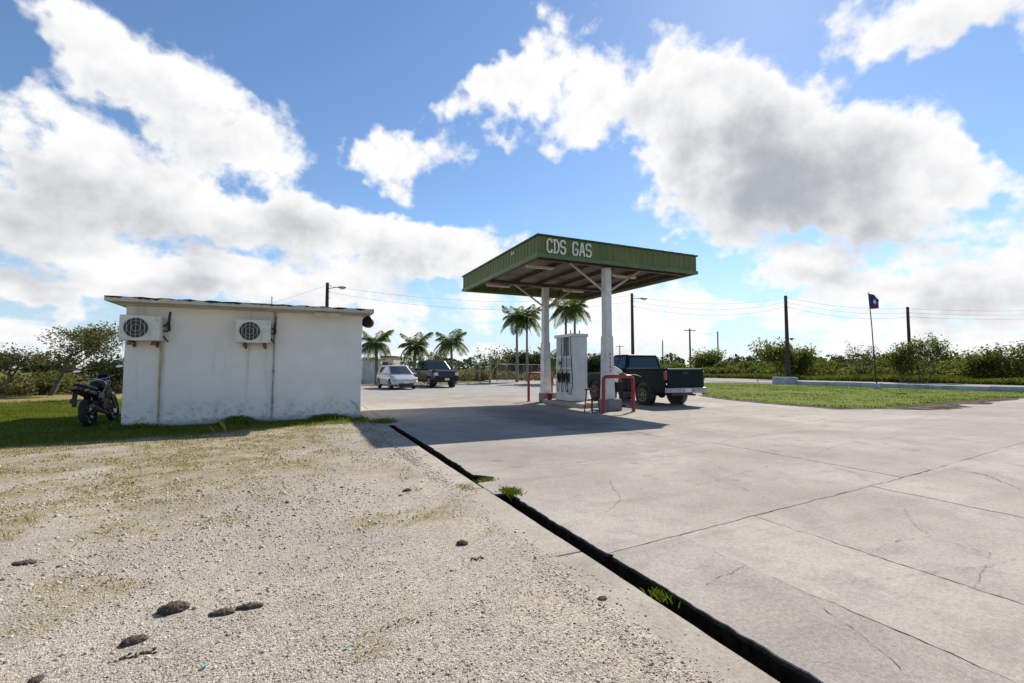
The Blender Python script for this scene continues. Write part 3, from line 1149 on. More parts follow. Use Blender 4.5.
def blades(name, x, y, z, h, w, mat, rs, lean=.5):
    """one bent triangle pair per blade"""
    n = len(x)
    t = rs.uniform(0, 2 * PI, n)
    a = rs.uniform(0, 2 * PI, n)
    l = h * lean * rs.uniform(.2, 1, n)
    wx, wy = np.cos(t) * w, np.sin(t) * w
    b0 = np.stack([x - wx, y - wy, z], -1)
    b1 = np.stack([x + wx, y + wy, z], -1)
    m0 = np.stack([x - wx * .6 + np.cos(a) * l * .35, y - wy * .6 + np.sin(a) * l * .35, z + h * .6], -1)
    tp = np.stack([x + np.cos(a) * l, y + np.sin(a) * l, z + h], -1)
    v = np.stack([b0, b1, tp, m0], 1).reshape(-1, 3)
    f = np.arange(4 * n).reshape(n, 4)
    return np_mesh(name, v, f, mat)


MT['blade'] = foliage('grass_blades', [(.075, .10, .015), (.12, .15, .025), (.18, .20, .04), (.26, .23, .08)], .3, 1.0, 0.0)
MT['blade_verge'] = foliage('verge_blades', [(.085, .125, .008), (.115, .16, .011), (.145, .18, .016)], .2, 1.0, 0.0)
MT['blade_dry'] = foliage('dry_blades', [(.17, .145, .045), (.25, .205, .075), (.32, .26, .12)], .3, 1.0, 0.0)

rs = np.random.RandomState(3)
# pebbles over the near gravel
N = 88000
d = 1.1 * np.exp(rs.rand(N) * math.log(13 / 1.1))
ang = R(-52) + rs.rand(N) * R(104)
px_, py_ = d * np.sin(ang + YAW), d * np.cos(ang + YAW)
ne = 7000                                  # stones strayed onto the kerb
px_[:ne] = 1.50 + np.abs(rs.randn(ne)) * .16
py_[:ne] = .9 + 10.5 * rs.rand(ne) ** 1.7
d[:ne] = np.hypot(px_[:ne], py_[:ne])
g_, s_ = cover(px_, py_)
k = (px_ < 1.62 + .36 * rs.rand(N) * fbm(py_ * 1.3, px_ * 1.3, 51, 5)) | ((np.arange(N) < ne) & (px_ < 1.95))
k = k & (px_ > -9) & (py_ < 13) & (rs.rand(N) > g_ * 1.2) & (rs.rand(N) < sstep(.3, .68, fbm(px_ * .8, py_ * .8, 40)) + .08)
px_, py_, d = px_[k], py_[k], d[k]
n = len(px_)
size = .0027 * np.exp(rs.randn(n) * .4) * np.clip(d / 3, .8, 2.0)
size[rs.rand(n) < .008] *= 1.8
cube = np.array([(-1, -1, -1), (1, -1, -1), (1, 1, -1), (-1, 1, -1), (-.7, -.7, 1), (.7, -.7, 1), (.7, .7, 1), (-.7, .7, 1)], float)
cf = np.array([(3, 2, 1, 0), (4, 5, 6, 7), (0, 1, 5, 4), (1, 2, 6, 5), (2, 3, 7, 6), (3, 0, 4, 7)])
vv = cube[None] * (1 + rs.uniform(-.3, .3, (n, 8, 3))) * np.stack([size * rs.uniform(.8, 1.7, n), size, size * rs.uniform(.35, .8, n)], -1)[:, None]
t_ = rs.uniform(0, 2 * PI, n)[:, None]
vx = vv[..., 0] * np.cos(t_) - vv[..., 1] * np.sin(t_)
vy = vv[..., 0] * np.sin(t_) + vv[..., 1] * np.cos(t_)
vv = np.stack([vx + px_[:, None], vy + py_[:, None], vv[..., 2] + (np.maximum(lot_height(px_, py_), np.where(px_ > 1.53, .0, -1)) + size * .3)[:, None]], -1).reshape(-1, 3)
ff = (cf[None] + (np.arange(n) * 8)[:, None, None]).reshape(-1, 4)
# (placed stones end here)
tag(link('gravel', np_mesh('gravel', vv, ff, MT['pebble'])), 'loose pale gravel stones scattered over the lot', 'gravel', kind='stuff')

# lawn around the white building
N = 420000
gx = np.concatenate([rs.uniform(-14, 1.9, N // 3), rs.uniform(-14, -3.5, 2 * N // 3)])
gy = np.concatenate([rs.uniform(7.5, 13.5, N // 3), rs.uniform(10, 27, 2 * N // 3)])
gc, sc_ = cover(gx, gy)
view_ok = (gx > -.47 * gy - 1.2)
inb = (gx > -3.75) & (gx < 1.58) & (gy > 13.45)
k = (rs.rand(len(gx)) < gc ** 1.5 * .8) & view_ok & ~inb & (gx < 1.62)
k &= ~((gy > 13.5) & (gx > -.27 * gy + .6))
x, y = gx[k], gy[k]
h = rs.uniform(.02, .07, len(x)) * (.6 + .9 * fbm(x * 1.3, y * 1.3, 8))
tag(link('lawn_grass', blades('lawn_grass', x, y, lot_height(x, y) - .01, h, rs.uniform(.004, .011, len(x)), MT['blade'], rs)), 'short green lawn grass around the white building', 'grass', kind='stuff')
# dry tufts in the gravel
N = 110000
gx, gy = rs.uniform(-7, 1.55, N), rs.uniform(1.6, 12.5, N)
gc, sc_ = cover(gx, gy)
k = (rs.rand(N) < sc_ ** 1.3 * .8) & (gc < .7) & (fbm(gx * 3, gy * 3, 77) > .46)
x, y = gx[k], gy[k]
tag(link('dry_grass', blades('dry_grass', x, y, lot_height(x, y) - .004, rs.uniform(.01, .038, len(x)), rs.uniform(.003, .006, len(x)), MT['blade_dry'], rs, 1.2)), 'thin dry straw tufts in the gravel', 'grass', kind='stuff')
# thicker weeds along the foot of the wall
N = 15000
x = rs.uniform(-3.95, 1.75, N)
k = rs.rand(N) < np.clip((fbm(x * 1.4, x * 0, 31) - .30) * 2.4, .08, 1)
x = x[k]
y = 13.47 - np.abs(rs.randn(len(x))) * .17
h = rs.uniform(.05, .24, len(x)) * np.clip(fbm(x * 1.4, x * 0, 31) * 1.7 - .1, .3, 1.3)
tag(link('wall_weeds', blades('wall_weeds', x, y, 0 * x, h, rs.uniform(.005, .014, len(x)), MT['blade'], rs, .8)), 'low green weeds along the foot of the white wall', 'weeds', kind='stuff')
# verge blades
N = 100000
gx, gy = rs.uniform(17, 37, N), rs.uniform(8, 32, N)
k = inside(gx, gy, line)
x, y = gx[k], gy[k]
h = rs.uniform(.03, .09, len(x)) * (.5 + fbm(x * .9, y * .9, 15))
tag(link('verge_grass', blades('verge_grass', x, y, 0 * x + .02, h, rs.uniform(.008, .018, len(x)), MT['blade_verge'], rs)), 'bright green mown grass on the roadside verge', 'grass', kind='stuff')
# taller roadside grass before the thicket
N = 60000
x = 54.2 + np.abs(rs.randn(N)) * 2.2
y = rs.uniform(6, 120, N)
k = y > .2 * x
x, y = x[k], y[k]
h = rs.uniform(.25, .8, len(x)) * (.5 + fbm(x * .3, y * .3, 19))
tag(link('roadside_grass', blades('roadside_grass', x, y, 0 * x - .08, h, rs.uniform(.03, .07, len(x)), foliage('roadside_blades', [(.08, .095, .02), (.13, .14, .035), (.21, .19, .06)], .35, 1.0, 0.0), rs)), 'tall yellowish roadside grass before the thicket', 'grass', kind='stuff')

# ================================================================== white building
WX0, WX1, WY = -3.73, 1.56, 13.5
bld = thing('white_building', 'small flat-roofed white building with mould-stained roof edge', 'building', (0, 0, 0))
mb = MB()
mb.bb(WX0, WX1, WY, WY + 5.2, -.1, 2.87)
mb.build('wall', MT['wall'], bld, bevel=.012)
# roof slab: overhang in front, thin edge, gently uneven
mb = MB()
nseg = 44
x0, x1, y0, y1 = -3.97, 1.80, 12.93, 19.1
vs, fs = [], []
for i in range(nseg + 1):
    x = x0 + (x1 - x0) * i / nseg
    w = .008 * math.sin(i * 1.7) + .006 * math.sin(i * 4.3)
    zt, zb = 3.005 + w - .004 * i / nseg, 2.895 + w * .4
    vs += [(x, y0 + w, zb), (x, y0 + w * .6, zt), (x, y1, zt), (x, y1, zb)]
    if i:
        o = 4 * i
        fs += [(o - 4 + k, o - 4 + (k + 1) % 4, o + (k + 1) % 4, o + k) for k in range(4)]
fs += [(0, 1, 2, 3), (4 * nseg + 3, 4 * nseg + 2, 4 * nseg + 1, 4 * nseg)]
roof = mb.add(vs, fs).build('roof_slab', MT['roof_edge'], bld)
MB().bb(WX0 - .10, WX1 + .08, WY - .14, WY + 5.3, 2.872, 2.893).build('soffit_board', MT['cream'], bld)
MB().tube([(-.72, 13.6, 3.0), (-.72, 13.6, 3.28)], .012).build('vent_pipe', MT['pipe_dark'], bld)
lx, lz = onY(322, 312, 13.2)
lp = MB().bb(.32, .98, 13.14, 13.22, 2.80, 2.868).build('tube_lamp', MT['cream'], bld)
MB().tube([(.36, 13.18, 2.785), (.94, 13.18, 2.785)], .017).build('lamp_tube', MT['tube_lamp'], lp)
# pipes on the wall
mb = MB()
mb.tube([(-3.02, 13.45, 2.15), (-3.03, 13.45, 1.3), (-3.02, 13.45, .12)], .022)
mb.build('drain_pipe', MT['pipe_tan'], bld, 60)
mb = MB()
mb.tube([(-.63, 13.46, 2.87), (-.63, 13.46, 1.2), (-.64, 13.46, .10)], .018)
for z in (2.3, 1.3, .5):
    mb.bb(-.67, -.59, 13.485, 13.498, z, z + .03)
mb.build('drain_pipe', MT['pipe_dark'], bld, 60)
mb = MB()
mb.tube([(1.28, 13.47, .52), (1.42, 13.46, .40), (1.50, 13.47, .26)], .012)
mb.build('bent_conduit', MT['pipe_dark'], bld, 60)


def ac_unit(X, label):
    z0, w, h, d = 2.03, .77, .58, .30
    yb = WY - .09
    a = thing('air_conditioner', label, 'air conditioner', (X, yb, z0), 0, 'outdoor air conditioner units on the white wall')
    MB().bb(0, w, -d, 0, 0, h).build('casing', MT['ac'], a, bevel=.014)
    cx, cz, r0 = .31, h * .5, .225
    M = Matrix.Translation((cx, -d - .001, cz)) @ Matrix.Rotation(PI / 2, 4, 'X')
    MB().lathe([(r0, 0), (r0, .010), (0.001, .011)], 28, M).build('fan_opening', MT['ac_dark'], a, 40)
    g_ = MB()
    for q in (.235, .16, .08):
        pts = [(cx + q * math.cos(t * PI / 16), -d - .020, cz + q * math.sin(t * PI / 16)) for t in range(33)]
        g_.tube(pts, .003, 5)
    for k in range(-2, 3):
        xx = k * .085
        hh = math.sqrt(max(0, .232 ** 2 - xx * xx))
        g_.tube([(cx + xx, -d - .026, cz - hh), (cx + xx, -d - .026, cz + hh)], .004, 5)
    fan = g_.build('fan_grille', MT['ac'], a)
    f_ = MB()
    for k in range(3):
        t0 = k * 2 * PI / 3
        f_.add([(cx + .03 * math.cos(t0), -d - .012, cz + .03 * math.sin(t0)), (cx + .19 * math.cos(t0 - .35), -d - .014, cz + .19 * math.sin(t0 - .35)), (cx + .2 * math.cos(t0 + .5), -d - .012, cz + .2 * math.sin(t0 + .5))], [(0, 1, 2)])
    f_.build('fan_blades', MT['black_plastic'], fan)
    MB().bb(.585, w - .02, -d - .006, -d - .0005, .03, h - .03).build('service_panel', MT['ac'], a, bevel=.004)
    MB().bb(.70, w - .05, -d - .010, -d - .0065, h - .14, h - .08).build('badge', MT['pump_grey'], a)
    for xx in (.20, w - .13):
        b_ = MB()
        b_.bb(xx - .025, xx + .025, -d - .03, .088, -.045, -.004)
        b_.bb(xx - .025, xx + .025, .05, .088, -.14, -.046)
        b_.tube([(xx, -d + .05, -.045), (xx, .06, -.12)], .013, 6)
        b_.box((xx, -d - .02, -.075), (.07, .05, .06))
        b_.build('bracket', MT['rust'], a)
    c_ = MB()
    c_.tube([(w + .01, -.10, h - .22), (w + .06, -.08, h - .20), (w + .085, .03, h - .1), (w + .08, .07, h + .02), (w + .09, .075, h + .14)], .024, 7)
    c_.tube([(w + .01, -.10, h - .32), (w + .075, -.06, h - .35), (w + .10, .04, h - .28), (w + .08, .07, h - .1)], .018, 7)
    c_.tube([(w + .01, -.09, .12), (w + .05, -.03, .05), (w + .07, .07, .0)], .016, 7)
    c_.box((w + .085, .05, h * .55), (.05, .05, .12))
    c_.build('pipe_bundle', MT['hose'], a, 60)
    return a


ac_unit(-3.74, 'off-white air conditioner unit at the left corner of the white wall')
ac_unit(-1.47, 'off-white air conditioner unit in the middle of the white wall')

# round lamp on the right end wall
fl = thing('flood_lamp', 'dark round flood lamp on the right corner of the white building', 'lamp', (1.56, 13.75, 2.66))
mb = MB()
M = Matrix.Translation((.17, -.05, .06)) @ Matrix.Rotation(R(70), 4, 'X') @ Matrix.Rotation(R(-35), 4, 'Y')
mb.lathe([(.05, -.16), (.13, -.14), (.165, -.04), (.17, .03), (.155, .05), (.001, .045)], 24, M)
mb.build('housing', MT['black_plastic'], fl, 50)
mb = MB()
mb.tube([(.0, 0, -.05), (.08, 0, .0), (.2, 0, 0)], .022)
mb.bb(-.0, .03, -.06, .06, -.14, .06)
mb.build('arm', MT['black_plastic'], fl)

# loose concrete lumps by the wall corner
for k, (x, y) in enumerate(((.92, 13.3), (1.05, 13.25), (1.35, 13.32))):
    mb = MB()
    r_ = random.Random(k)
    mb.box((0, 0, .03), (.16, .1, .07), Matrix.Rotation(r_.uniform(-.6, .6), 3, 'Z'), taper=.8)
    o = mb.build('concrete_lump', MT['kerb'], None, bevel=.012, loc=(x, y, 0))
    tag(o, ('pale concrete lump left of two others at the wall foot', 'pale concrete lump in the middle of three at the wall foot', 'pale concrete lump nearest the right corner of the white wall')[k], 'rubble', 'concrete lumps by the wall')

# ================================================================== canopy
CX0, CX1, CY0, CY1, CZ0, CZ1 = 6.42, 12.83, 12.07, 19.1, 4.75, 5.44
can = thing('gas_canopy', 'green corrugated fuel station canopy on two white columns', 'canopy')


def corrugated(p0, p1, nx_, ny_, z0, z1, pitch=.235):
    """ribbed sheet from p0 to p1; (nx_, ny_) is its outward side"""
    L = math.hypot(p1[0] - p0[0], p1[1] - p0[1])
    n = int(round(L / pitch))
    pr = []
    for i in range(n):
        for (u, d_) in ((0, 0), (.58, 0), (.66, .020), (.9, .020)):
            pr.append(((i + u) / n, d_))
    pr.append((1.0, 0))
    vs, fs = [], []
    for (u, d_) in pr:
        x = p0[0] + (p1[0] - p0[0]) * u + nx_ * d_
        y = p0[1] + (p1[1] - p0[1]) * u + ny_ * d_
        vs += [(x, y, z0), (x, y, z1)]
    fs = [(2 * i, 2 * i + 2, 2 * i + 3, 2 * i + 1) for i in range(len(pr) - 1)]
    return MB().add(vs, fs)


for (p0, p1, nx_, ny_) in (((CX0, CY0), (CX1, CY0), 0, -1), ((CX0, CY1), (CX0, CY0), -1, 0), ((CX1, CY0), (CX1, CY1), 1, 0), ((CX1, CY1), (CX0, CY1), 0, 1)):
    f_ = corrugated(p0, p1, nx_, ny_, CZ0 + .10, CZ1 - .03).build('fascia', MT['green'], can)
    ux, uy = (p1[0] - p0[0]), (p1[1] - p0[1])
    if ny_:
        a, b_ = min(p0[0], p1[0]), max(p0[0], p1[0])
        yy = p0[1]
        MB().bb(a - .045, b_ + .045, yy - .045, yy + .05, CZ0, CZ0 + .115).build('lower_trim', MT['green_trim'], f_, bevel=.006)
        MB().bb(a - .055, b_ + .055, yy - .055, yy + .05, CZ1 - .05, CZ1).build('upper_trim', MT['dark_trim'], f_, bevel=.006)
    else:
        a, b_ = min(p0[1], p1[1]) + .052, max(p0[1], p1[1]) - .052
        xx = p0[0]
        MB().bb(xx - .044, xx + .044, a, b_, CZ0 + .001, CZ0 + .114).build('lower_trim', MT['green_trim'], f_, bevel=.006)
        MB().bb(xx - .054, xx + .044, a, b_, CZ1 - .049, CZ1 - .001).build('upper_trim', MT['dark_trim'], f_, bevel=.006)
# deck above, ribbed, with purlins below
dk = MB()
vs, fs = [], []
nn = 44
for i in range(nn * 2 + 1):
    x = CX0 + .05 + (CX1 - CX0 - .1) * i / (nn * 2)
    z = 5.06 + .03 * (i % 2)
    vs += [(x, CY0 + .06, z), (x, CY1 - .06, z + .04)]
    if i:
        fs.append((2 * i - 2, 2 * i, 2 * i + 1, 2 * i - 1))
dk.add(vs, fs).build('roof_deck', MT['deck'], can)
MB().bb(CX0 + .06, CX1 - .06, CY0 + .06, CY1 - .06, 5.16, 5.2).build('roof_sheet', MT['galv'], can)
for k in range(6):
    x = CX0 + .5 + (CX1 - CX0 - 1.0) * k / 5
    MB().bb(x - .035, x + .035, CY0 + .07, CY1 - .07, 4.92, 5.055).build('purlin', MT['beam'], can)
for y in (12.62, 16.8):
    MB().bb(CX0 + .1, CX1 - .1, y - .07, y + .07, 4.79, 4.915).build('cross_beam', MT['beam'], can)
for x in (CX0 + .14, CX1 - .14):
    MB().bb(x - .04, x + .04, CY0 + .08, CY1 - .08, 4.80, 4.915).build('edge_beam', MT['beam'], can)
for (x0_, x1_, y) in ((6.9, 8.0, 13.9), (7.0, 8.1, 17.8), (10.6, 11.7, 14.0), (10.6, 11.7, 17.6)):
    f_ = MB().bb(x0_, x1_, y - .05, y + .05, 4.865, 4.915).build('light_fitting', MT['cream'], can)
    MB().tube([(x0_ + .04, y, 4.845), (x1_ - .04, y, 4.845)], .02).build('lamp_tube', MT['tube_lamp'], f_)
COLS = [(9.30, 12.62), (9.26, 16.8)]
for ci, (x, y) in enumerate(COLS):
    mb = MB()
    secs = []
    for (z, w) in ((.36, .185), (.9, .165), (2.45, .148), (2.47, .125), (4.76, .120)):
        secs.append([(x - w, y - w, z), (x + w, y - w, z), (x + w, y + w, z), (x - w, y + w, z)])
    c_ = mb.loft(secs).build('column', MT['col'], can, bevel=.02)
    MB().box((x + .10, y, .19), (.56, .56, .38)).build('column_base', MT['block'], can, bevel=.025)
    for s_ in (-1, 1):
        z0, z1 = 4.0, 4.80
        MB().tube([(x + s_ * .15, y, z0), (x + s_ * 1.42, y, z1)], .038, 6).build('brace', MT['brace'], can)
    if ci == 0:
        # worn red characters painted down the column
        for k, z in enumerate((1.86, 1.72, 1.58, 1.44, 1.30)):
            g_ = MB()
            yy = y - .166
            for (a, b_) in (((-.03, .03), (.03, .03)), ((-.03, -.03), (.03, -.03)), ((0, .03), (0, -.03))):
                d_ = Vector((b_[0] - a[0], 0, b_[1] - a[1]))
                c0_ = Vector(((a[0] + b_[0]) / 2 + .0 + x, yy, (a[1] + b_[1]) / 2 + z))
                g_.box(c0_, (max(abs(d_.x), .018), .006, max(abs(d_.z), .018)))
            g_.build('painted_character', MT['red_paint'], c_)

# CDS GAS: blocky letters on the front fascia
GLY = {'C': [[(1, .8), (.8, 1), (.25, 1), (0, .8), (0, .2), (.25, 0), (.8, 0), (1, .2)]],
       'D': [[(.1, 0), (.1, 1)], [(-.14, 1), (.6, 1), (1, .72), (1, .28), (.6, 0), (-.14, 0)]],
       'S': [[(1, .85), (.8, 1), (.2, 1), (0, .85), (0, .62), (.2, .52), (.8, .48), (1, .38), (1, .15), (.8, 0), (.2, 0), (0, .15)]],
       'G': [[(1, .85), (.8, 1), (.2, 1), (0, .85), (0, .15), (.2, 0), (.8, 0), (1, .15), (1, .45), (.55, .45)]],
       'A': [[(0, 0), (.42, 1), (.58, 1), (1, 0)], [(.2, .32), (.8, .32)]]}
xL, zT = onY(547.3, 241.5, CY0 - .04)
_, zB = onY(547.3, 253.0, CY0 - .04)
spots = [(547.4, 'C'), (554.2, 'D'), (560.7, 'S'), (573.0, 'G'), (579.8, 'A'), (586.3, 'S')]
for (px0, ch) in spots:
    xa, _ = onY(px0, 248, CY0 - .04)
    xb, _ = onY(px0 + 4.6, 248, CY0 - .04)
    g_ = MB()
    hh, ww, th = .385, xb - xa, .052
    z0 = CZ0 + .165
    kseg = 0
    for pl_ in GLY[ch]:
        for a, b_ in zip(pl_, pl_[1:]):
            A_ = Vector((xa + a[0] * ww, 0, z0 + a[1] * hh))
            B_ = Vector((xa + b_[0] * ww, 0, z0 + b_[1] * hh))
            d_ = B_ - A_
            L = d_.length
            rot = Matrix.Rotation(-math.atan2(d_.z, d_.x), 3, 'Y')
            kseg += 1
            g_.box((A_ + B_) / 2 + Vector((0, CY0 - .037 - .0011 * (kseg % 3) - .0004 * (kseg % 5), 0)), (L + th * .85, .012, th), rot)
    g_.build('letter', MT['letter'], can)
for k in range(2):
    g_ = MB()
    g_.box((CX0 - .034, 13.75 + .14 * k, 5.24), (.012, .07, .09))
    g_.build('fascia_mark', MT['letter'], can)

# ================================================================== pump island
isl = MB()
isl.box((9.55, 15.05, .07), (1.25, 3.0, .16))
o = isl.build('pump_island', MT['kerb'], None, bevel=.03)
tag(o, 'low concrete plinth under the white fuel pump between the columns', 'plinth')
pump = thing('fuel_pump', 'tall white fuel pump with black hoses and nozzles under the canopy', 'fuel pump', (9.30, 14.75, .15))
PL, PW = 1.28, .62            # along Y, along X
MB().bb(0, PW, 0, PL, 0, 1.0).build('lower_cabinet', MT['pump'], pump, bevel=.012)
MB().bb(.012, PW - .012, .012, PL - .012, 1.003, 1.72).build('upper_cabinet', MT['pump'], pump, bevel=.012)
MB().bb(.02, PW - .02, .70, PL - .02, 1.723, 2.43).build('hose_tower', MT['pump_grey'], pump, bevel=.01)
MB().bb(0, PW, -.0, .26, 1.723, 2.43).build('post', MT['pump'], pump, bevel=.01)
MB().bb(-.012, PW + .012, -.014, -.003, .03, 2.42).build('end_panel', MT['pump'], pump, bevel=.004)
MB().bb(-.05, PW + .05, -.05, PL + .04, 2.433, 2.55).build('header', MT['pump'], pump, bevel=.012)
MB().bb(-.016, -.002, .10, PL - .1, 1.28, 1.62).build('display_panel', MT['pump_grey'], pump, bevel=.003)
dsp = MB().bb(-.022, -.017, .75, 1.0, 1.38, 1.52).build('display_screen', MT['glass'], pump)
MB().bb(-.014, -.002, .05, PL - .05, 1.17, 1.19).build('panel_seam', MT['hose'], pump)
MB().bb(-.014, -.002, .04, PL - .04, .66, .675).build('panel_seam', MT['hose'], pump)
for k, y in enumerate((.30, .62, .94)):
    bt = MB().box((-.035, y, .88), (.07, .15, .34)).build('nozzle_boot', MT['black_plastic'], pump, bevel=.01)
    n_ = MB()
    n_.tube([(-.09, y, .78), (-.12, y, .98), (-.10, y, 1.08), (-.02, y, 1.13)], [.03, .035, .03, .016], 8)
    n_.tube([(-.09, y, .80), (-.15, y, .86), (-.15, y, .98)], .012, 6)
    n_.build('nozzle', MT['hose'], bt, 50)
    h_ = MB()
    y2 = (.32, .70, .5)[k]
    pts = [(-.10, y, .78), (-.13, y, .5), (-.11, y - .04, .34), (-.10, y - .07, .5), (-.09, y * .6 + y2 * .4, 1.2), (-.07, y2, 1.9), (-.05, y2, 2.42)]
    sm = []
    for i in range(len(pts) - 1):
        for q in range(6):
            p0, p1, p2, p3 = [Vector(pts[max(0, min(len(pts) - 1, i + o_))]) for o_ in (-1, 0, 1, 2)]
            u = q / 6
            sm.append(.5 * ((2 * p1) + (p2 - p0) * u + (2 * p0 - 5 * p1 + 4 * p2 - p3) * u * u + (3 * p1 - p0 - 3 * p2 + p3) * u ** 3))
    sm.append(Vector(pts[-1]))
    h_.tube(sm, .014, 6).build('hose', MT['hose'], pump, 80)
for (x, y) in ((.1, .30), (.1, .62), (.5, .3)):
    MB().tube([(x, y, 2.55), (x, y, 2.70)], .02, 8).build('hose_mast', MT['black_plastic'], pump)
# hose hanging along the near end
mb = MB()
mb.tube([(-.06, .04, 2.45), (-.075, .03, 1.9), (-.05, .0, 1.2), (-.04, -.04, .6), (-.1, .02, .25), (-.1, .18, .3), (-.09, .3, .75)], .016, 6)
mb.build('hose', MT['hose'], pump, 80)


def hoop(loc, w, h, label, r=.055):
    o = thing('guard_rail', label, 'guard rail', loc, 0, 'red pipe guard rails at the pump island')
    m_ = MB()
    pts = [(0, 0, .0), (0, 0, h - .13)]
    pts += [(.13 - .13 * math.cos(a), 0, h - .13 + .13 * math.sin(a)) for a in np.linspace(.2, PI / 2, 5)]
    pts += [(w - .13 + .13 * math.sin(a), 0, h - .13 + .13 * math.cos(a)) for a in np.linspace(0, PI / 2 - .2, 5)]
    pts += [(w, 0, h - .13), (w, 0, 0)]
    m_.tube(pts, r, 12).build('pipe', MT['red_paint'], o, 60)
    for x in (0, w):
        MB().lathe([(r * 1.7, 0), (r * 1.7, .012), (r * 1.02, .014)], 12, Matrix.Translation((x, 0, 0))).build('base_plate', MT['red_paint'], o)


hoop((8.60, 11.88, 0), 1.16, 1.13, 'red pipe guard rail in front of the near canopy column')
hoop((8.75, 17.35, 0), 1.1, 1.17, 'red pipe guard rail behind the far canopy column')
# stool
st = thing('wooden_stool', 'brown wooden stool standing left of the near red guard rail', 'stool', (8.42, 12.25, 0), .3)
MB().box((0, 0, .72), (.36, .32, .04)).build('seat', MT['brown_wood'], st, bevel=.008)
for sx in (-1, 1):
    for sy in (-1, 1):
        MB().tube([(sx * .13, sy * .11, .70), (sx * .18, sy * .16, 0)], .02, 6).build('leg', MT['brown_wood'], st)
for s_ in (-1, 1):
    MB().tube([(s_ * .16, -.14, .28), (s_ * .16, .14, .28)], .013, 6).build('stretcher', MT['brown_wood'], st)
    MB().tube([(-.15, s_ * .14, .36), (.15, s_ * .14, .36)], .013, 6).build('stretcher', MT['brown_wood'], st)
bk = thing('red_bucket', 'small red bucket beside the far column base', 'bucket', (8.98, 15.98, .15))
MB().lathe([(.001, 0), (.10, 0), (.135, .24), (.145, .25), (.13, .25), (.098, .02), (.001, .02)], 18).build('bucket_body', MT['red_paint'], bk, 50)
MB().tube([(.14 * math.cos(a), .03 * math.sin(a), .25 + .12 * math.sin(a)) for a in np.linspace(0, PI, 9)], .005, 5).build('handle', MT['steel'], bk)

# ================================================================== vehicles (x forward, y left, z up)
def paint(name, col, metal=.25, rough=.32, dirt=.25, coat=.2, spec=.3):
    m, t, b = mat_base(name)
    co = objco(t)
    n = noise(t, co, 2.5, 6, .65)
    s = t.nodes.new('ShaderNodeSeparateXYZ')
    t.links.new(co, s.inputs[0])
    dz = mth(t, 'ADD', smooth(t, s.outputs[2], .25, 1.0, .55, 0), mth(t, 'MULTIPLY', mth(t, 'SUBTRACT', n, .5), .8))
    c = mixc(t, smooth(t, dz, .15, .7, 0, dirt), col, (.22, .19, .15))
    t.links.new(c, b.inputs['Base Color'])
    b.inputs['Metallic'].default_value = metal
    b.inputs['Roughness'].default_value = rough
    b.inputs['Coat Weight'].default_value = coat
    b.inputs['Coat Roughness'].default_value = .12
    b.inputs['Specular IOR Level'].default_value = spec
    return m


MT['paint_green'] = paint('dark_green_car_paint', (.004, .012, .015), .0, .5, .0, .03, .12)
MT['paint_black'] = paint('black_car_paint', (.004, .004, .005), .0, .3, .0, .3, .2)
MT['paint_silver'] = paint('silver_car_paint', (.50, .52, .54), .55, .35, .2, .5)


MT['smoked_lens'] = simple('smoked_red_lens', (.05, .012, .012), .35)
MT['dull_chrome'] = simple('dull_chrome', (.30, .31, .32), .35, .6, .2, 3, dirt=(.16, .14, .12), dirt_amt=.6)


def wheel(parent, x, y, r, w, rim_mat, spokes=5, steel=False):
    side = 1 if y > 0 else -1
    wt_ = bpy.data.objects.new('wheel', None)
    COL.objects.link(wt_)
    wt_.parent = parent
    wt_.location = (x, y, r)
    M = Matrix.Rotation(-side * PI / 2, 4, 'X')       # local z -> outwards
    rr = r * .62
    MB().lathe([(rr, -w / 2), (r * .9, -w / 2), (r * .98, -w * .38), (r, -w * .2), (r, w * .2), (r * .98, w * .38), (r * .9, w / 2), (rr, w / 2 - .01), (rr - .01, 0)], 32, M, closed=True).build('tyre', MT['rubber'], wt_, 50)
    m_ = MB()
    m_.lathe([(rr + .004, -w * .4), (rr + .004, w * .46), (rr - .03, w * .44), (rr - .045, w * .1), (rr * .4, w * .12), (.001, w * .12)], 28, M)
    for k in range(spokes):
        a = 2 * PI * k / spokes
        c_ = M @ Vector((rr * .55 * math.cos(a), rr * .55 * math.sin(a), w * .26))
        m_.box(c_, (rr * .85, rr * (.2 if not steel else .34), w * .2), (M.to_3x3() @ Matrix.Rotation(a, 3, 'Z')))
    m_.lathe([(rr * .24, w * .1), (rr * .22, w * .4), (.001, w * .42)], 14, M)
    m_.build('rim', rim_mat, wt_, 40)
    return wt_


def sec(x, w0, w1, w2, z0, z1, z2, z3):
    """closed body section at x: sill, waist, shoulder"""
    return [(x, -w0, z0), (x, -w1, z0 + .06), (x, -w1 - .012, z1), (x, -w2, z2), (x, -w2 * .9, z3), (x, 0, z3 + .012), (x, w2 * .9, z3), (x, w2, z2), (x, w1 + .012, z1), (x, w1, z0 + .06), (x, w0, z0)]


def bil(q, u, v):
    a = q[0].lerp(q[1], u)
    b_ = q[3].lerp(q[2], u)
    return a.lerp(b_, v)


def pane(parent, quad, u0, u1, v0, v1, name='window', off=.006, mat=None, poly=None):
    q = [Vector(p) for p in quad]
    nr = (q[1] - q[0]).cross(q[3] - q[0]).normalized()
    pts = poly or [(u0, v0), (u1, v0), (u1, v1), (u0, v1)]
    P = [bil(q, u, v) for (u, v) in pts]
    n = len(P)
    vs = [p + nr * off for p in P] + [p - nr * .004 for p in P]
    fs = [tuple(range(n)), tuple(reversed(range(n, 2 * n)))] + [(i, n + i, n + (i + 1) % n, (i + 1) % n) for i in range(n)]
    return MB().add(vs, fs).build(name, mat or MT['glass'], parent)


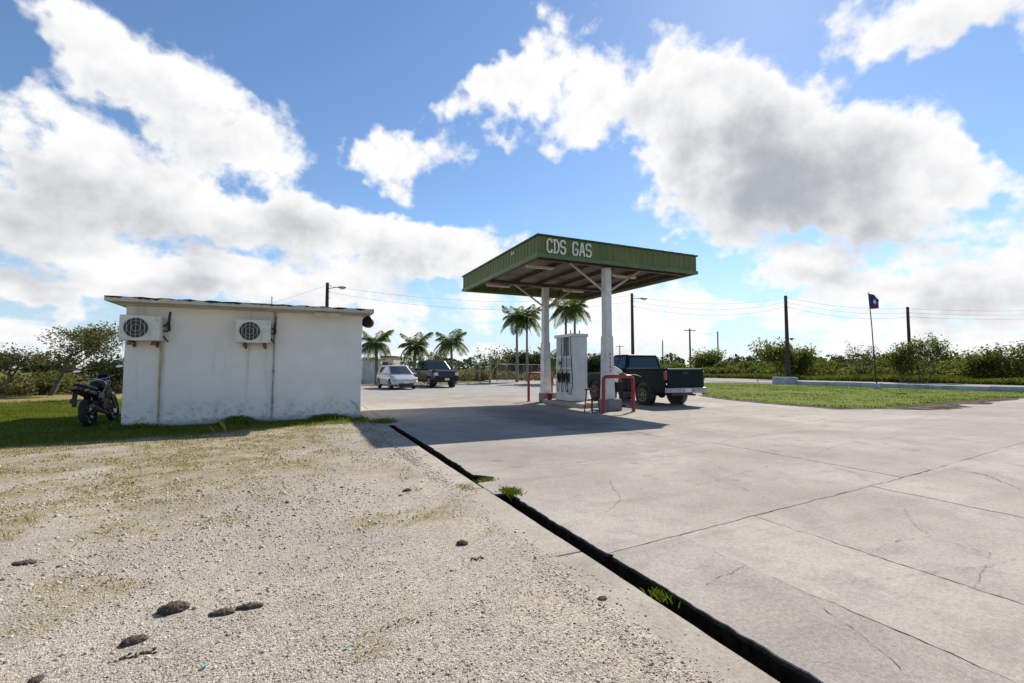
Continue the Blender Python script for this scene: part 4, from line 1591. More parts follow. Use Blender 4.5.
def greenhouse(parent, paintm, xb0, xb1, xt0, xt1, wb, wtp, zb, zt, name='cab'):
    """tapered cabin; returns its four side quads seen from outside: right, left, front, rear"""
    b_ = [Vector((xb0, -wb, zb)), Vector((xb1, -wb, zb)), Vector((xb1, wb, zb)), Vector((xb0, wb, zb))]
    t_ = [Vector((xt0, -wtp, zt)), Vector((xt1, -wtp, zt)), Vector((xt1, wtp, zt)), Vector((xt0, wtp, zt))]
    mid = [a.lerp(c_, .93) for a, c_ in zip(b_, t_)]
    top = [Vector((p.x * .94 + (xt0 + xt1) / 2 * .06, p.y * .9, zt + .03)) for p in t_]
    o = MB().loft([b_, mid, [p.copy() for p in t_], top]).build(name, paintm, parent, bevel=.06)
    return dict(right=[b_[0], b_[1], t_[1], t_[0]], left=[b_[2], b_[3], t_[3], t_[2]],
                front=[b_[1], b_[2], t_[2], t_[1]], rear=[b_[3], b_[0], t_[0], t_[3]]), o


def arch_cutter(xs_, r, W, z):
    m_ = MB()
    for x in xs_:
        m_.lathe([(r, -W), (r, W)], 30, Matrix.Translation((x, 0, z)) @ Matrix.Rotation(PI / 2, 4, 'X'))
    return m_


def pickup(name, label, loc, heading, pm, W=1.9, L=5.4, H=1.88, rimm=None, double_cab=False, lift=.0, rail=1.32, modern=True):
    """heading: direction of the bonnet, angle from +X"""
    v_ = thing(name, label, 'pickup truck', (loc[0], loc[1], 0), heading)
    w = W / 2
    h2 = L / 2
    xr, xf = -h2 + 1.25, h2 - .95            # axles
    r = .385
    xcab = -.45 if not double_cab else -.95  # cab back
    z0 = .42 + lift
    belt = rail - .06
    hood = rail - (.14 if not modern else .05)
    # front clip and cab lower body
    body = MB()
    body.loft([sec(xcab, w * .86, w * .95, w * .95, z0, .85, belt - .1, belt),
               sec(xcab + .5, w * .87, w * .96, w * .955, z0, .85, belt - .1, belt),
               sec(h2 - 1.5, w * .87, w * .96, w * .95, z0, .85, belt - .1, belt),
               sec(h2 - 1.28, w * .87, w * .965, w * .93, z0, .85, hood - .10, hood),
               sec(h2 - .55, w * .87, w * .965, w * .93, z0, .82, hood - .13, hood - .03),
               sec(h2 - .12, w * .84, w * .93, w * .90, z0 + .04, .80, hood - .2, hood - .09),
               sec(h2, w * .78, w * .88, w * .84, z0 + .1, .78, hood - .26, hood - .16)])
    bo = body.build('body', pm, v_)
    cut(bo, arch_cutter([xf], r + .075, W, r + .02))
    bo.data.shade_smooth()
    bo.data.set_sharp_from_angle(angle=R(28))
    # bed
    x1, x0 = xcab - .03, -h2 + .08
    for s_ in (-1, 1):
        y1 = s_ * w * .96
        y0 = s_ * w * .86
        pr = [(y0, z0 + .02), (y1 * .97, z0 + .02), (y1, z0 + .25), (y1 + s_ * .008, .95), (y1 * .985, rail - .04), (y1 * .97, rail), (y0, rail)]
        bd = MB().loft([[(x, a, b_) for (a, b_) in pr] for x in (x0, x1)]).build('bed_side', pm, v_)
        cut(bd, arch_cutter([xr], r + .085, W, r + .02))
        bd.data.shade_smooth()
        bd.data.set_sharp_from_angle(angle=R(28))
    MB().bb(x0, x1, -w * .85, w * .85, .72, .80).build('bed_floor', MT['black_plastic'], v_)
    MB().bb(x1 - .04, x1 - .002, -w * .855, w * .855, .80, rail - .01).build('bed_front', pm, v_)
    tg = MB().bb(x0 - .055, x0 - .003, -w * .845, w * .845, .70, rail - .005).build('tailgate', pm, v_, bevel=.02)
    MB().box((x0 - .062, 0, rail - .16), (.02, .26, .07)).build('tailgate_handle', MT['black_plastic'], tg, bevel=.006)
    MB().box((x0 - .058, 0, .9), (.012, 1.1, .18)).build('tailgate_panel', pm, tg, bevel=.005)
    for s_ in (-1, 1):
        MB().box((x0 - .012, s_ * w * .905, rail - .25), (.09, w * .115, .30)).build('tail_light', MT['red_lens'] if (modern or s_ > 0) else MT['smoked_lens'], v_, bevel=.015)
        MB().tube([(x1, s_ * w * .91, rail + .004), (x0, s_ * w * .91, rail + .004)], .022, 6).build('bed_rail_cap', MT['steel'] if not modern else MT['black_plastic'], v_)
    # bumpers
    rb = MB()
    rb.loft([[(x0 - .18, y_ * w * .93, .52), (x0 - .02, y_ * w * .95, .50), (x0 - .02, y_ * w * .95, .70), (x0 - .17, y_ * w * .93, .69)] for y_ in (-1, -.5, .5, 1)])
    rbm = rb.build('rear_bumper', MT['dull_chrome'] if not modern else MT['paint_black'], v_, bevel=.015)
    MB().box((x0 - .183, .0, .60), (.012, .32, .13)).build('number_plate', MT['plate'], rbm)
    MB().bb(x0 + .1, x0 + 1.9, -.5, .5, .40, .62).build('underbody', MT['black_plastic'], v_)
    MB().tube([(x0 - .02, -.5, .42), (x0 + .8, -.45, .42)], .035, 8).build('exhaust', MT['rust'], v_)
    MB().bb(xcab, h2 - .4, -w * .6, w * .6, .36 + lift, z0 + .03).build('chassis', MT['black_plastic'], v_)
    fb = MB()
    fb.loft([[(h2 + .06 - abs(y_) ** 3 * .14, y_ * w * .94, .46), (h2 - .16, y_ * w * .93, .46), (h2 - .16, y_ * w * .93, .70), (h2 + .07 - abs(y_) ** 3 * .14, y_ * w * .94, .68)] for y_ in (-1, -.75, -.3, .3, .75, 1)])
    fbm_ = fb.build('front_bumper', MT['chrome'] if not modern else MT['paint_black'], v_, bevel=.015)
    MB().box((h2 + .075, 0, .60), (.012, .34, .14)).build('number_plate', MT['plate'], fbm_)
    gl = MB().bb(h2 - .06, h2 + .018, -w * .58, w * .58, .74, hood - .20).build('grille', MT['black_plastic'], v_, bevel=.02)
    for k in range(4):
        z = .79 + (hood - .30 - .76) * k / 3
        MB().bb(h2 + .019, h2 + .028, -w * .55, w * .55, z, z + .03).build('grille_bar', MT['black_plastic'] if modern else MT['chrome'], gl)
    for s_ in (-1, 1):
        MB().box((h2 - .055, s_ * w * .75, hood - .34), (.16, w * .30, .23), Matrix.Rotation(-s_ * .22, 3, 'Z')).build('headlight', MT['lens'], v_, bevel=.02)
        MB().box((h2 - .1, s_ * w * .91, hood - .36), (.15, .04, .16)).build('turn_signal', MT['amber'], v_, bevel=.01)
    # cab
    xt0, xt1 = xcab + .12, h2 - 2.12
    q, cabo = greenhouse(v_, pm, xcab + .01, h2 - 1.38, xt0, xt1, w * .93, w * .76, belt - .002, H - .03)
    pane(cabo, q['front'], .06, .94, .10, .90, 'windscreen')
    pane(cabo, q['rear'], .08, .92, .14, .86, 'rear_window')
    split = .42 if not double_cab else .47
    for sd_ in ('right', 'left'):
        f_ = (lambda u: u) if sd_ == 'right' else (lambda u: 1 - u)
        for (a, b_, top_b) in ((.06, split - .02, None), (split + .02, .90, None)):
            P = [(f_(a), .12), (f_(b_), .12), (f_(b_ if b_ < .8 else b_ + .02), .88), (f_(a + .01), .88)]
            if sd_ == 'left':
                P = list(reversed(P))
            pane(cabo, q[sd_], 0, 0, 0, 0, 'side_window', poly=P)
    for s_ in (-1, 1):
        xd = h2 - 1.9
        mr = MB().box((xd, s_ * (w + .13), belt + .12), (.10, .17, .19)).build('mirror', MT['black_plastic'], v_, bevel=.02)
        MB().tube([(xd, s_ * w * .93, belt + .03), (xd, s_ * (w + .08), belt + .08)], .022, 6).build('mirror_arm', MT['black_plastic'], mr)
        xh = xcab + (.35 if not double_cab else .75)
        for xx in ([h2 - 2.75] if not double_cab else [h2 - 2.75, xcab + .35]):
            MB().box((xx, s_ * (w * .975), belt - .12), (.16, .03, .035)).build('door_handle', MT['black_plastic'], v_, bevel=.006)
            MB().bb(xx - .13, xx - .122, s_ * w * .962 - .012, s_ * w * .962 + .012, z0 + .12, belt - .05).build('door_gap', MT['hose'], v_)
        MB().bb(xr + .6, xf - .6, s_ * w * .9 - .05, s_ * w * .9 + .05, z0 - .06, z0 - .01).build('running_board', MT['black_plastic'], v_)
        for x in (xr, xf):
            wheel(v_, x, s_ * (w - .15), r, .25, rimm or MT['chrome'], 6)
            # inner arch liner
            MB().lathe([(r + .07, -.13), (r + .07, .10)], 24, Matrix.Translation((x, s_ * (w - .22), r + .02)) @ Matrix.Rotation(PI / 2, 4, 'X')).build('wheel_well', MT['black_plastic'], v_)
    MB().tube([(xr, -w + .2, r), (xr, w - .2, r)], .05, 8).build('axle', MT['black_plastic'], v_)
    MB().ball((xr, 0, r), (.14, .16, .14), 10, 7).build('differential', MT['black_plastic'], v_)
    return v_


# dark green pickup at the pump: rear corner seen under the canopy
MT['rim_dull'] = simple('dull_steel_rim', (.17, .15, .13), .5, .5, .2, 8, dirt=(.16, .14, .11))
PT = pickup('parked_pickup', 'dark green pickup truck filling up beside the fuel pump', (12.71, 15.2), R(90), MT['paint_green'], W=2.0, L=5.3, H=1.95, rimm=MT['rim_dull'], lift=.05, rail=1.38, modern=False)
# black double cab by the fence
PB = pickup('parked_pickup', 'black double-cab pickup truck parked facing the camera beside the silver car', (9.15, 34.6), R(-90 + 7), MT['paint_black'], W=2.05, L=5.7, H=1.97, rimm=MT['chrome'], double_cab=True, lift=.02, rail=1.36, modern=True)

# silver hatchback-like crossover
L, W, H = 4.35, 1.80, 1.60
sv = thing('silver_car', 'silver crossover car parked facing the camera beside the black pickup', 'car', (6.05, 32.2, 0), R(-90 + 6))
w, h2, r = W / 2, L / 2, .33
pm = MT['paint_silver']
body = MB().loft([sec(-h2, w * .75, w * .84, w * .8, .42, .7, .86, .96), sec(-h2 + .2, w * .85, w * .95, w * .92, .3, .7, .92, 1.02),
                  sec(-h2 + 1.2, w * .88, w * .97, w * .95, .24, .68, .92, 1.0), sec(.2, w * .88, w * .97, w * .95, .24, .66, .9, .98),
                  sec(h2 - 1.2, w * .88, w * .97, w * .93, .24, .64, .86, .98), sec(h2 - .5, w * .87, w * .96, w * .88, .25, .62, .76, .88),
                  sec(h2 - .12, w * .8, w * .9, w * .78, .27, .55, .66, .76), sec(h2, w * .66, w * .76, w * .66, .32, .5, .58, .66)]).build('body', pm, sv)
xr, xf = -h2 + .8, h2 - .82
cut(body, arch_cutter([xr, xf], r + .055, W, r + .01))
body.data.shade_smooth()
body.data.set_sharp_from_angle(angle=R(32))
q, cabo = greenhouse(sv, pm, -h2 + .14, h2 - 1.02, -h2 + .5, h2 - 1.95, w * .92, w * .70, .975, H - .03, 'roof_and_pillars')
pane(cabo, q['front'], .05, .95, .06, .92, 'windscreen')
pane(cabo, q['rear'], .1, .9, .12, .85, 'rear_window')
for sd_ in ('right', 'left'):
    f_ = (lambda u: u) if sd_ == 'right' else (lambda u: 1 - u)
    for P in ([(.16, .14), (.44, .14), (.44, .86), (.14, .86)], [(.47, .14), (.92, .14), (.96, .86), (.47, .86)]):
        P = [(f_(a), b_) for a, b_ in P]
        if sd_ == 'left':
            P = list(reversed(P))
        pane(cabo, q[sd_], 0, 0, 0, 0, 'side_window', poly=P)
gl = MB().box((h2 - .03, 0, .60), (.05, .70, .10)).build('grille', MT['black_plastic'], sv, bevel=.01)
MB().box((h2 + .0, 0, .615), (.03, .16, .07)).build('emblem', MT['chrome'], gl, bevel=.01)
MB().box((h2 - .02, 0, .36), (.05, 1.0, .11)).build('lower_intake', MT['black_plastic'], sv, bevel=.01)
MB().box((h2 + .015, 0, .47), (.012, .36, .12)).build('number_plate', MT['plate'], sv)
for s_ in (-1, 1):
    MB().box((h2 - .2, s_ * w * .73, .69), (.36, .30, .14), Matrix.Rotation(-s_ * .5, 3, 'Z') @ Matrix.Rotation(.22, 3, 'Y')).build('headlight', MT['lens'], sv, bevel=.02)
    MB().box((h2 - .10, s_ * w * .70, .40), (.08, .14, .09)).build('fog_lamp', MT['lens'], sv, bevel=.01)
    MB().box((-h2 + .06, s_ * w * .76, .84), (.12, .2, .2)).build('tail_light', MT['red_lens'], sv, bevel=.01)
    MB().box((h2 - 1.25, s_ * (w + .09), 1.03), (.1, .18, .13)).build('mirror', pm, sv, bevel=.02)
    for xx in (.12, -.85):
        MB().box((xx, s_ * w * .985, .86), (.16, .03, .03)).build('door_handle', MT['chrome'], sv, bevel=.006)
    for x in (xr, xf):
        wheel(sv, x, s_ * (w - .12), r, .20, MT['steel'], 5)
MB().bb(-h2 + .3, h2 - .3, -w * .6, w * .6, .18, .27).build('underbody', MT['black_plastic'], sv)

# ================================================================== motorcycle
mc = thing('motorcycle', 'black motorcycle leaning on its stand at the left corner of the white building', 'motorcycle', (-4.50, 14.2, 0), R(90))
mc.rotation_euler = (R(-9), 0, R(90 - 1))
mc.scale = (1.08, 1.08, 1.08)
BK = MT['black_plastic']
MT['moto_black'] = paint('gloss_black', (.008, .008, .012), .1, .3, .1)


def moto_wheel(x, r, w_):
    o = bpy.data.objects.new('wheel', None)
    COL.objects.link(o)
    o.parent = mc
    o.location = (x, 0, r)
    M = Matrix.Rotation(PI / 2, 4, 'X')
    MB().lathe([(r * .80, -w_ * .4), (r * .92, -w_ * .5), (r, -w_ * .2), (r, w_ * .2), (r * .92, w_ * .5), (r * .80, w_ * .4)], 32, M, closed=True).build('tyre', MT['rubber'], o, 50)
    m_ = MB()
    m_.lathe([(r * .80, -w_ * .35), (r * .80, w_ * .35), (r * .74, w_ * .2), (r * .74, -w_ * .2)], 32, M, closed=True)
    m_.lathe([(.05, -w_ * .5), (.05, w_ * .5)], 14, M)
    for k in range(6):
        a = k * PI / 3
        m_.tube([(.03 * math.cos(a), 0, .03 * math.sin(a)), (r * .77 * math.cos(a), 0, r * .77 * math.sin(a))], .014, 6)
    m_.build('rim', MT['moto_black'], o, 50)
    MB().lathe([(r * .40, 0), (r * .40, .006)], 20, Matrix.Translation((0, -.06, 0)) @ M).build('brake_disc', MT['chrome'], o)
    return o


moto_wheel(0.0, .31, .13)
moto_wheel(1.33, .31, .11)
fr = MB()
for s_ in (-1, 1):
    fr.tube([(1.02, s_ * .03, .93), (.62, s_ * .13, .78), (.28, s_ * .13, .62), (.3, s_ * .12, .35), (.75, s_ * .12, .30), (1.0, s_ * .05, .75)], .02, 7)
    fr.tube([(.3, s_ * .11, .38), (0, s_ * .10, .31)], .025, 7)
    fr.tube([(.35, s_ * .11, .66), (-.28, s_ * .09, .84)], .016, 7)
fr.build('frame', MT['moto_black'], mc, 60)
fk = MB()
for s_ in (-1, 1):
    fk.tube([(1.33, s_ * .085, .31), (1.20, s_ * .085, .62), (1.02, s_ * .085, 1.02)], [.027, .025, .02], 8)
fk.bb(.97, 1.07, -.11, .11, .96, 1.0)
fk.build('front_fork', MT['steel'], mc, 60)
eg = MB()
eg.box((.62, 0, .42), (.42, .26, .28))
eg.box((.72, 0, .60), (.2, .2, .22), Matrix.Rotation(-.3, 3, 'Y'))
for k in range(5):
    eg.box((.72 + .01 * k, 0, .52 + .045 * k), (.25, .25, .014), Matrix.Rotation(-.3, 3, 'Y'))
eg.lathe([(.12, -.16), (.12, .16)], 16, Matrix.Translation((.5, 0, .40)) @ Matrix.Rotation(PI / 2, 4, 'X'))
eg.build('engine', MT['black_plastic'], mc, bevel=.012)
MB().ball((.74, 0, .90), (.30, .155, .145), 18, 10).build('fuel_tank', MT['moto_black'], mc, 180)
st_ = MB()
st_.loft([[(x, -w_, z), (x, w_, z), (x, w_ * .8, z + h_), (x, -w_ * .8, z + h_)] for (x, w_, z, h_) in ((-.36, .07, .93, .05), (-.1, .12, .86, .08), (.2, .135, .80, .08), (.42, .11, .80, .07), (.52, .08, .84, .05))])
st_.build('seat', BK, mc, bevel=.03)
tl = MB()
tl.loft([[(x, -w_, z), (x, w_, z), (x, w_ * .7, z + h_), (x, -w_ * .7, z + h_)] for (x, w_, z, h_) in ((-.52, .05, .86, .07), (-.36, .085, .80, .12), (.1, .12, .70, .14), (.3, .11, .64, .14))])
tlo = tl.build('tail_cowl', MT['moto_black'], mc, bevel=.02)
MB().box((-.535, 0, .885), (.04, .14, .07)).build('tail_light', MT['red_lens'], mc, bevel=.012)
MB().tube([(-.38, 0, .84), (-.52, 0, .66), (-.58, 0, .50)], [.05, .045, .04], 6).build('rear_mudguard', BK, mc)
MB().box((-.57, 0, .62), (.012, .12, .10), Matrix.Rotation(.35, 3, 'Y')).build('number_plate', BK, mc)
for s_ in (-1, 1):
    MB().tube([(-.46, s_ * .05, .80), (-.46, s_ * .17, .81)], .01, 6).build('signal_stalk', BK, mc)
    MB().ball((-.46, s_ * .20, .81), (.035, .045, .025), 10, 6).build('turn_signal', MT['amber'], mc, 180)
    MB().tube([(1.12, s_ * .08, .86), (1.14, s_ * .20, .86)], .01, 6).build('signal_stalk', BK, mc)
hb = MB().tube([(.86, .39, 1.07), (.95, .26, 1.10), (1.02, .08, 1.05), (1.02, -.08, 1.05), (.95, -.26, 1.10), (.86, -.39, 1.07)], .014, 8).build('handlebar', MT['steel'], mc, 60)
for s_ in (-1, 1):
    MB().tube([(.85, s_ * .40, 1.068), (.91, s_ * .28, 1.09)], .02, 8).build('grip', MT['rubber'], hb)
    MB().tube([(.93, s_ * .38, 1.09), (1.02, s_ * .30, 1.10)], .008, 5).build('brake_lever', MT['steel'], hb)
    mr = MB().tube([(.95, s_ * .26, 1.10), (.97, s_ * .32, 1.20), (.95, s_ * .36, 1.26)], .008, 6).build('mirror_stem', BK, mc)
    o = MB()
    o.ball((.94, s_ * .40, 1.29), (.022, .095, .055), 14, 8)
    o.build('mirror_shell', BK, mr, 180)
    o = MB()
    o.ball((.925, s_ * .40, 1.29), (.012, .082, .045), 14, 8)
    o.build('mirror_glass', MT['chrome'], mr, 180)
hl = MB()
hl.ball((1.16, 0, .95), (.12, .11, .12), 16, 9)
hl.box((1.14, 0, 1.09), (.03, .2, .16), Matrix.Rotation(-.45, 3, 'Y'))
hl.build('headlight_cowl', MT['moto_black'], mc, 50)
MB().tube([(1.62, 0, .50), (1.45, 0, .66), (1.25, 0, .66), (1.08, 0, .56)], [.05, .065, .065, .05], 7).build('front_mudguard', MT['moto_black'], mc, 60)
MB().tube([(.85, -.12, .52), (.9, -.15, .3), (.5, -.17, .22), (.1, -.19, .32), (-.32, -.20, .46)], [.02, .022, .025, .045, .05], 9).build('exhaust', MT['rust'], mc, 60)
MB().tube([(.42, .13, .3), (.34, .28, .02)], .012, 6).build('side_stand', MT['steel'], mc)
for s_ in (-1, 1):
    MB().tube([(.40, s_ * .12, .34), (.40, s_ * .24, .34)], .013, 6).build('foot_peg', MT['rubber'], mc)
    MB().box((.45, s_ * .12, .66), (.34, .03, .16), Matrix.Rotation(.25, 3, 'Y')).build('side_panel', MT['moto_black'], mc, bevel=.015)

# ================================================================== vegetation
LEAF = {}
LEAF['tree'] = foliage('tree_leaves', [(.055, .062, .026), (.09, .095, .042), (.14, .135, .065), (.20, .18, .10)], .35)
LEAF['scrub'] = foliage('scrub_leaves', [(0.046, 0.064, 0.016), (0.086, 0.106, 0.025), (0.144, 0.155, 0.040), (0.230, 0.213, 0.081)], .4)
LEAF['dark'] = foliage('dark_leaves', [(.022, .034, .013), (.04, .054, .02), (.065, .08, .028)], .3)
LEAF['palm'] = foliage('palm_leaflets', [(.040, .066, .012), (.068, .105, .018), (.115, .145, .028), (.19, .19, .05)], .4, .5, .2)
LEAF['dry'] = foliage('dry_brush', [(0.130, 0.111, 0.046), (0.221, 0.176, 0.078), (0.143, 0.150, 0.052)], .3)
LEAF['olive'] = foliage('olive_brush', [(.06, .056, .022), (.11, .095, .04), (.17, .14, .06), (.12, .125, .04)], .3)
MT['bark'] = simple('bark', (.11, .09, .07), .95, 0, .35, 9, dirt=(.045, .038, .03), bmp=.6)
MT['palm_bark'] = simple('palm_bark', (.22, .20, .165), .9, 0, .25, 6, dirt=(.10, .085, .065), bmp=.5)
MT['crownshaft'] = simple('crownshaft', (.14, .17, .05), .6, 0, .2, 5)


def leaf_mesh(name, c, s, mat, rs, flat=.5, aspect=.5):
    """diamond leaves; flat tilts them towards the horizontal"""
    n = len(c)
    nr = rs.randn(n, 3)
    nr[:, 2] += flat * np.sign(rs.rand(n) - .15) * 1.6
    nr /= np.linalg.norm(nr, axis=1)[:, None]
    a = np.cross(nr, rs.randn(n, 3))
    a /= np.linalg.norm(a, axis=1)[:, None]
    b = np.cross(nr, a)
    s = s[:, None]
    v = np.stack([c - a * s, c + b * s * aspect - nr * s * .12, c + a * s, c - b * s * aspect - nr * s * .12], 1).reshape(-1, 3)
    return np_mesh(name, v, np.arange(4 * n).reshape(n, 4), mat)


def grow(r_, base, d, L, r0, lev, out, tips, spread=.8, kids=3, up=.15, wig=.22):
    pts, rad = [Vector(base)], [r0]
    p, d = Vector(base), Vector(d).normalized()
    ns = 5
    for i in range(ns):
        d = (d + Vector((r_.gauss(0, wig), r_.gauss(0, wig), r_.gauss(0, wig * .7) + up)) * .5).normalized()
        p = p + d * (L / ns)
        pts.append(p.copy())
        rad.append(r0 * (1 - .5 * (i + 1) / ns))
    out.append((pts, rad))
    if lev == 0:
        tips.append(pts)
        return
    for k in range(kids):
        i = r_.randint(2, ns) if k else ns
        a = r_.uniform(0, 2 * PI)
        side = Vector((math.cos(a), math.sin(a), r_.uniform(-.1, .5)))
        nd_ = (d * (1 - spread * .5) + side * spread).normalized()
        grow(r_, pts[i], nd_, L * r_.uniform(.6, .85), rad[i] * .7, lev - 1, out, tips, spread, kids, up, wig)
    tips.append(pts[3:])


def tree(name, label, cat, loc, seed, height, lev=3, lean=(0, 0), spread=.8, trunk_l=.4, r0=.12, leaf='tree', n=5000, ls=.07, cr=.3, kids=3, up=.15, flat=.5, group=None, stems=1, rotz=0.0, droop=0.0):
    r_ = random.Random(seed)
    rs = np.random.RandomState(seed)
    t_ = thing(name, label, cat, loc, rotz, group)
    out, tips = [], []
    for k in range(stems):
        d = Vector((lean[0] + (r_.uniform(-.5, .5) if stems > 1 else 0), lean[1] + (r_.uniform(-.5, .5) if stems > 1 else 0), 1))
        b0 = Vector((r_.uniform(-.25, .25), r_.uniform(-.25, .25), -.1)) if stems > 1 else Vector((0, 0, -.1))
        grow(r_, b0, d, height * trunk_l, r0, lev, out, tips, spread, kids, up)
    zmax = max(p.z for pts, _ in out for p in pts)
    k = height / zmax
    mb = MB()
    for pts, rad in out:
        mb.tube([p * k if p.z > 0 else p for p in pts], rad, 6 if rad[0] > .03 else 4, cap=False)
    mb.build('trunk', MT['bark'], t_, 80)
    tp = np.array([tuple(p * k) for pts in tips for p in pts])
    c = tp[rs.randint(0, len(tp), n)] + rs.randn(n, 3) * np.array([cr, cr, cr * .7])
    c[:, 2] -= droop * rs.rand(n)
    c = c[c[:, 2] > .12]
    link('crown', leaf_mesh('crown', c, ls * rs.uniform(.6, 1.3, len(c)), LEAF[leaf], rs, flat), t_)
    return t_


# spreading tree left of the building
x, y = G(44, 396)
tree('spreading_tree', 'wide spreading tree with thin flat crown on the lawn left of the building', 'tree', (x + .2, y, 0), 12, 3.75, 3, (.55, .1), 1.2, .42, .11, 'tree', 5200, .07, .24, 3, .10, .7)
x, y, _ = at_depth(24, 27)
tree('leafy_tree', 'low leafy tree left of the spreading tree', 'tree', (x, y, 0), 5, 2.5, 3, (-.2, 0), 1.0, .4, .12, 'tree', 1700, .08, .26, 3, .12, .5)
x, y, _ = at_depth(105, 20)
tree('leafy_shrub', 'dark leafy shrub behind the motorcycle beside the white building', 'shrub', (x + .25, y, 0), 8, 1.75, 2, (0, 0), .8, .35, .05, 'dark', 2600, .06, .22, 3, .2, .4, stems=4)
x, y, _ = at_depth(52, 24.5)
tree('low_bush', 'low dark bush at the foot of the spreading tree', 'shrub', (x, y, 0), 41, 1.0, 2, (0, 0), .9, .35, .04, 'scrub', 2600, .07, .24, 3, .1, .4, stems=4)

# right-hand trees that stand out of the thicket
for (px_, dep, topy, seed, lab, kw) in (
        (779, 58, 341, 3, 'airy dark tree just left of the thick utility pole', dict(n=3000, ls=.17, cr=.45)),
        (801, 60, 348, 6, 'leafy tree just right of the thick utility pole', dict(n=2600, ls=.17, cr=.45)),
        (924, 44, 331, 9, 'tall sparse shrub with whip-like branches right of the flagpole', dict(n=2600, ls=.11, cr=.25, lev=3)),
        (905, 45, 347, 19, 'rounded leafy shrub behind the flagpole', dict(n=2600, ls=.12, cr=.35)),
        (1012, 43, 343, 14, 'leafy tree at the right edge beyond the road', dict(n=2200, ls=.13, cr=.35)),
        (863, 52, 340, 24, 'small feathery sapling left of the flagpole beyond the road', dict(n=700, ls=.10, cr=.22)),
        (979, 44, 351, 27, 'bushy crown rising from the thicket near the right edge', dict(n=2400, ls=.13, cr=.35)),
        (706, 80, 353, 33, 'rounded distant tree behind the tailgate of the pickup', dict(n=4200, ls=.2, cr=.7))):
    x, y, _ = at_depth(px_, dep)
    h = CAMH + (368 - topy) / FPX * dep
    a = dict(lev=2, spread=.8, trunk_l=.42, r0=.07, leaf='scrub', kids=3, up=.22, flat=.3, stems=3)
    a.update(kw)
    tree('roadside_tree', lab, 'tree', (x, y, -.08), seed, h, group='trees beyond the road', **a)
# dark trees beyond the gate
for (px_, dep, topy, seed, lab, n) in ((517, 62, 353, 2, 'dark rounded tree behind the tall palms', 6500), (541, 64, 356, 16, 'dark tree seen left of the far column', 5000),
                                       (494, 58, 348, 22, 'thin pale bush beyond the gate', 500), (432, 60, 352, 37, 'sparse bush rising behind the black pickup', 600),
                                       (598, 60, 357, 38, 'dark bush between the pump and the near column', 5000)):
    x, y, _ = at_depth(px_, dep)
    h = CAMH + (368 - topy) / FPX * dep
    tree('field_tree', lab, 'tree', (x, y, -.08), seed, h, 2, (0, 0), .9, .4, .09, 'dark' if n > 4000 else 'tree', n, .17, .55, 3, .15, .3, 'trees beyond the fence', 3)


def thicket(name, label, pts, seed, leaf, per, ls, rad):
    """a mass of brush: leaf shells over many overlapping clumps"""
    rs = np.random.RandomState(seed)
    cs = []
    for (x, y, z, r) in pts:
        u = rs.randn(per, 3)
        u /= np.linalg.norm(u, axis=1)[:, None]
        k = (.55 + .5 * rs.rand(per) ** .5)[:, None]
        c = np.array([x, y, z]) + u * k * np.array([r, r, r * .8]) * rad
        cs.append(c[c[:, 2] > -.05])
    c = np.concatenate(cs)
    o = link(name, leaf_mesh(name, c, ls * rs.uniform(.5, 1.4, len(c)), LEAF[leaf], rs, .35, .55))
    return tag(o, label, 'bushes', kind='stuff')


rs = np.random.RandomState(17)
P = []
for k in range(560):
    y = rs.uniform(2, 118)
    x = 58.5 + rs.rand() ** 1.5 * 9
    top = (2.0 + 1.0 * fbm(np.array([y * .16]), np.array([x * .2]), 4)[0] * 1.4) * (.62 if x < 61.5 else 1)
    if 75 < y:
        top *= 1.1
    r = rs.uniform(.7, 1.35)
    z = rs.uniform(.2, max(.4, top - r * .8))
    P.append((x, y, z, r))
thicket('roadside_thicket', 'dense green thicket along the far side of the road', P, 1, 'scrub', 210, .16, 1.0)
P = []
for k in range(80):                       # behind the lawn on the left
    a = R(rs.uniform(-52, -30))
    d_ = rs.uniform(40, 58)
    x, y = d_ * math.sin(a + YAW) / 1, d_ * math.cos(a + YAW)
    r = rs.uniform(.6, 1.2)
    P.append((x, y, rs.uniform(.0, .7) * (.45 if d_ < 46 else 1.05), r * .75))
thicket('field_thicket', 'olive scrub behind the lawn on the left', P, 2, 'olive', 200, .15, 1.0)
P = []
for k in range(150):
    a = R(rs.uniform(-52, -34))
    d_ = rs.uniform(33, 42)
    P.append((d_ * math.sin(a + YAW), d_ * math.cos(a + YAW), rs.uniform(0, .35), rs.uniform(.4, .8)))
thicket('dry_brush', 'dry tan brush before the scrub on the left', P, 5, 'dry', 160, .12, 1.0)
P = []
for k in range(90):                        # beyond the fence
    a = R(rs.uniform(-16, 8))
    d_ = rs.uniform(70, 88)
    P.append((d_ * math.sin(a + YAW), d_ * math.cos(a + YAW), rs.uniform(.0, .5), rs.uniform(.7, 1.1)))
thicket('fence_thicket', 'low scrub beyond the chain-link fence', P, 6, 'scrub', 170, .2, 1.0)
P = []
for k in range(130):
    a = R(rs.uniform(-17, 4))
    d_ = rs.uniform(52, 64)
    P.append((d_ * math.sin(a + YAW), d_ * math.cos(a + YAW), rs.uniform(0, .5), rs.uniform(.5, .9)))
thicket('dry_field_brush', 'dry brown brush in the field beyond the fence', P, 7, 'dry', 130, .16, 1.0)
P = []
for k in range(420):                       # far tree line all along the horizon
    a = R(rs.uniform(-75, 75))
    d_ = rs.uniform(170, 230)
    r = rs.uniform(2.0, 3.6)
    P.append((d_ * math.sin(a + YAW), d_ * math.cos(a + YAW), rs.uniform(.5, 4.2), r))
thicket('distant_tree_line', 'distant dark tree line along the horizon', P, 8, 'dark', 130, .55, 1.0)

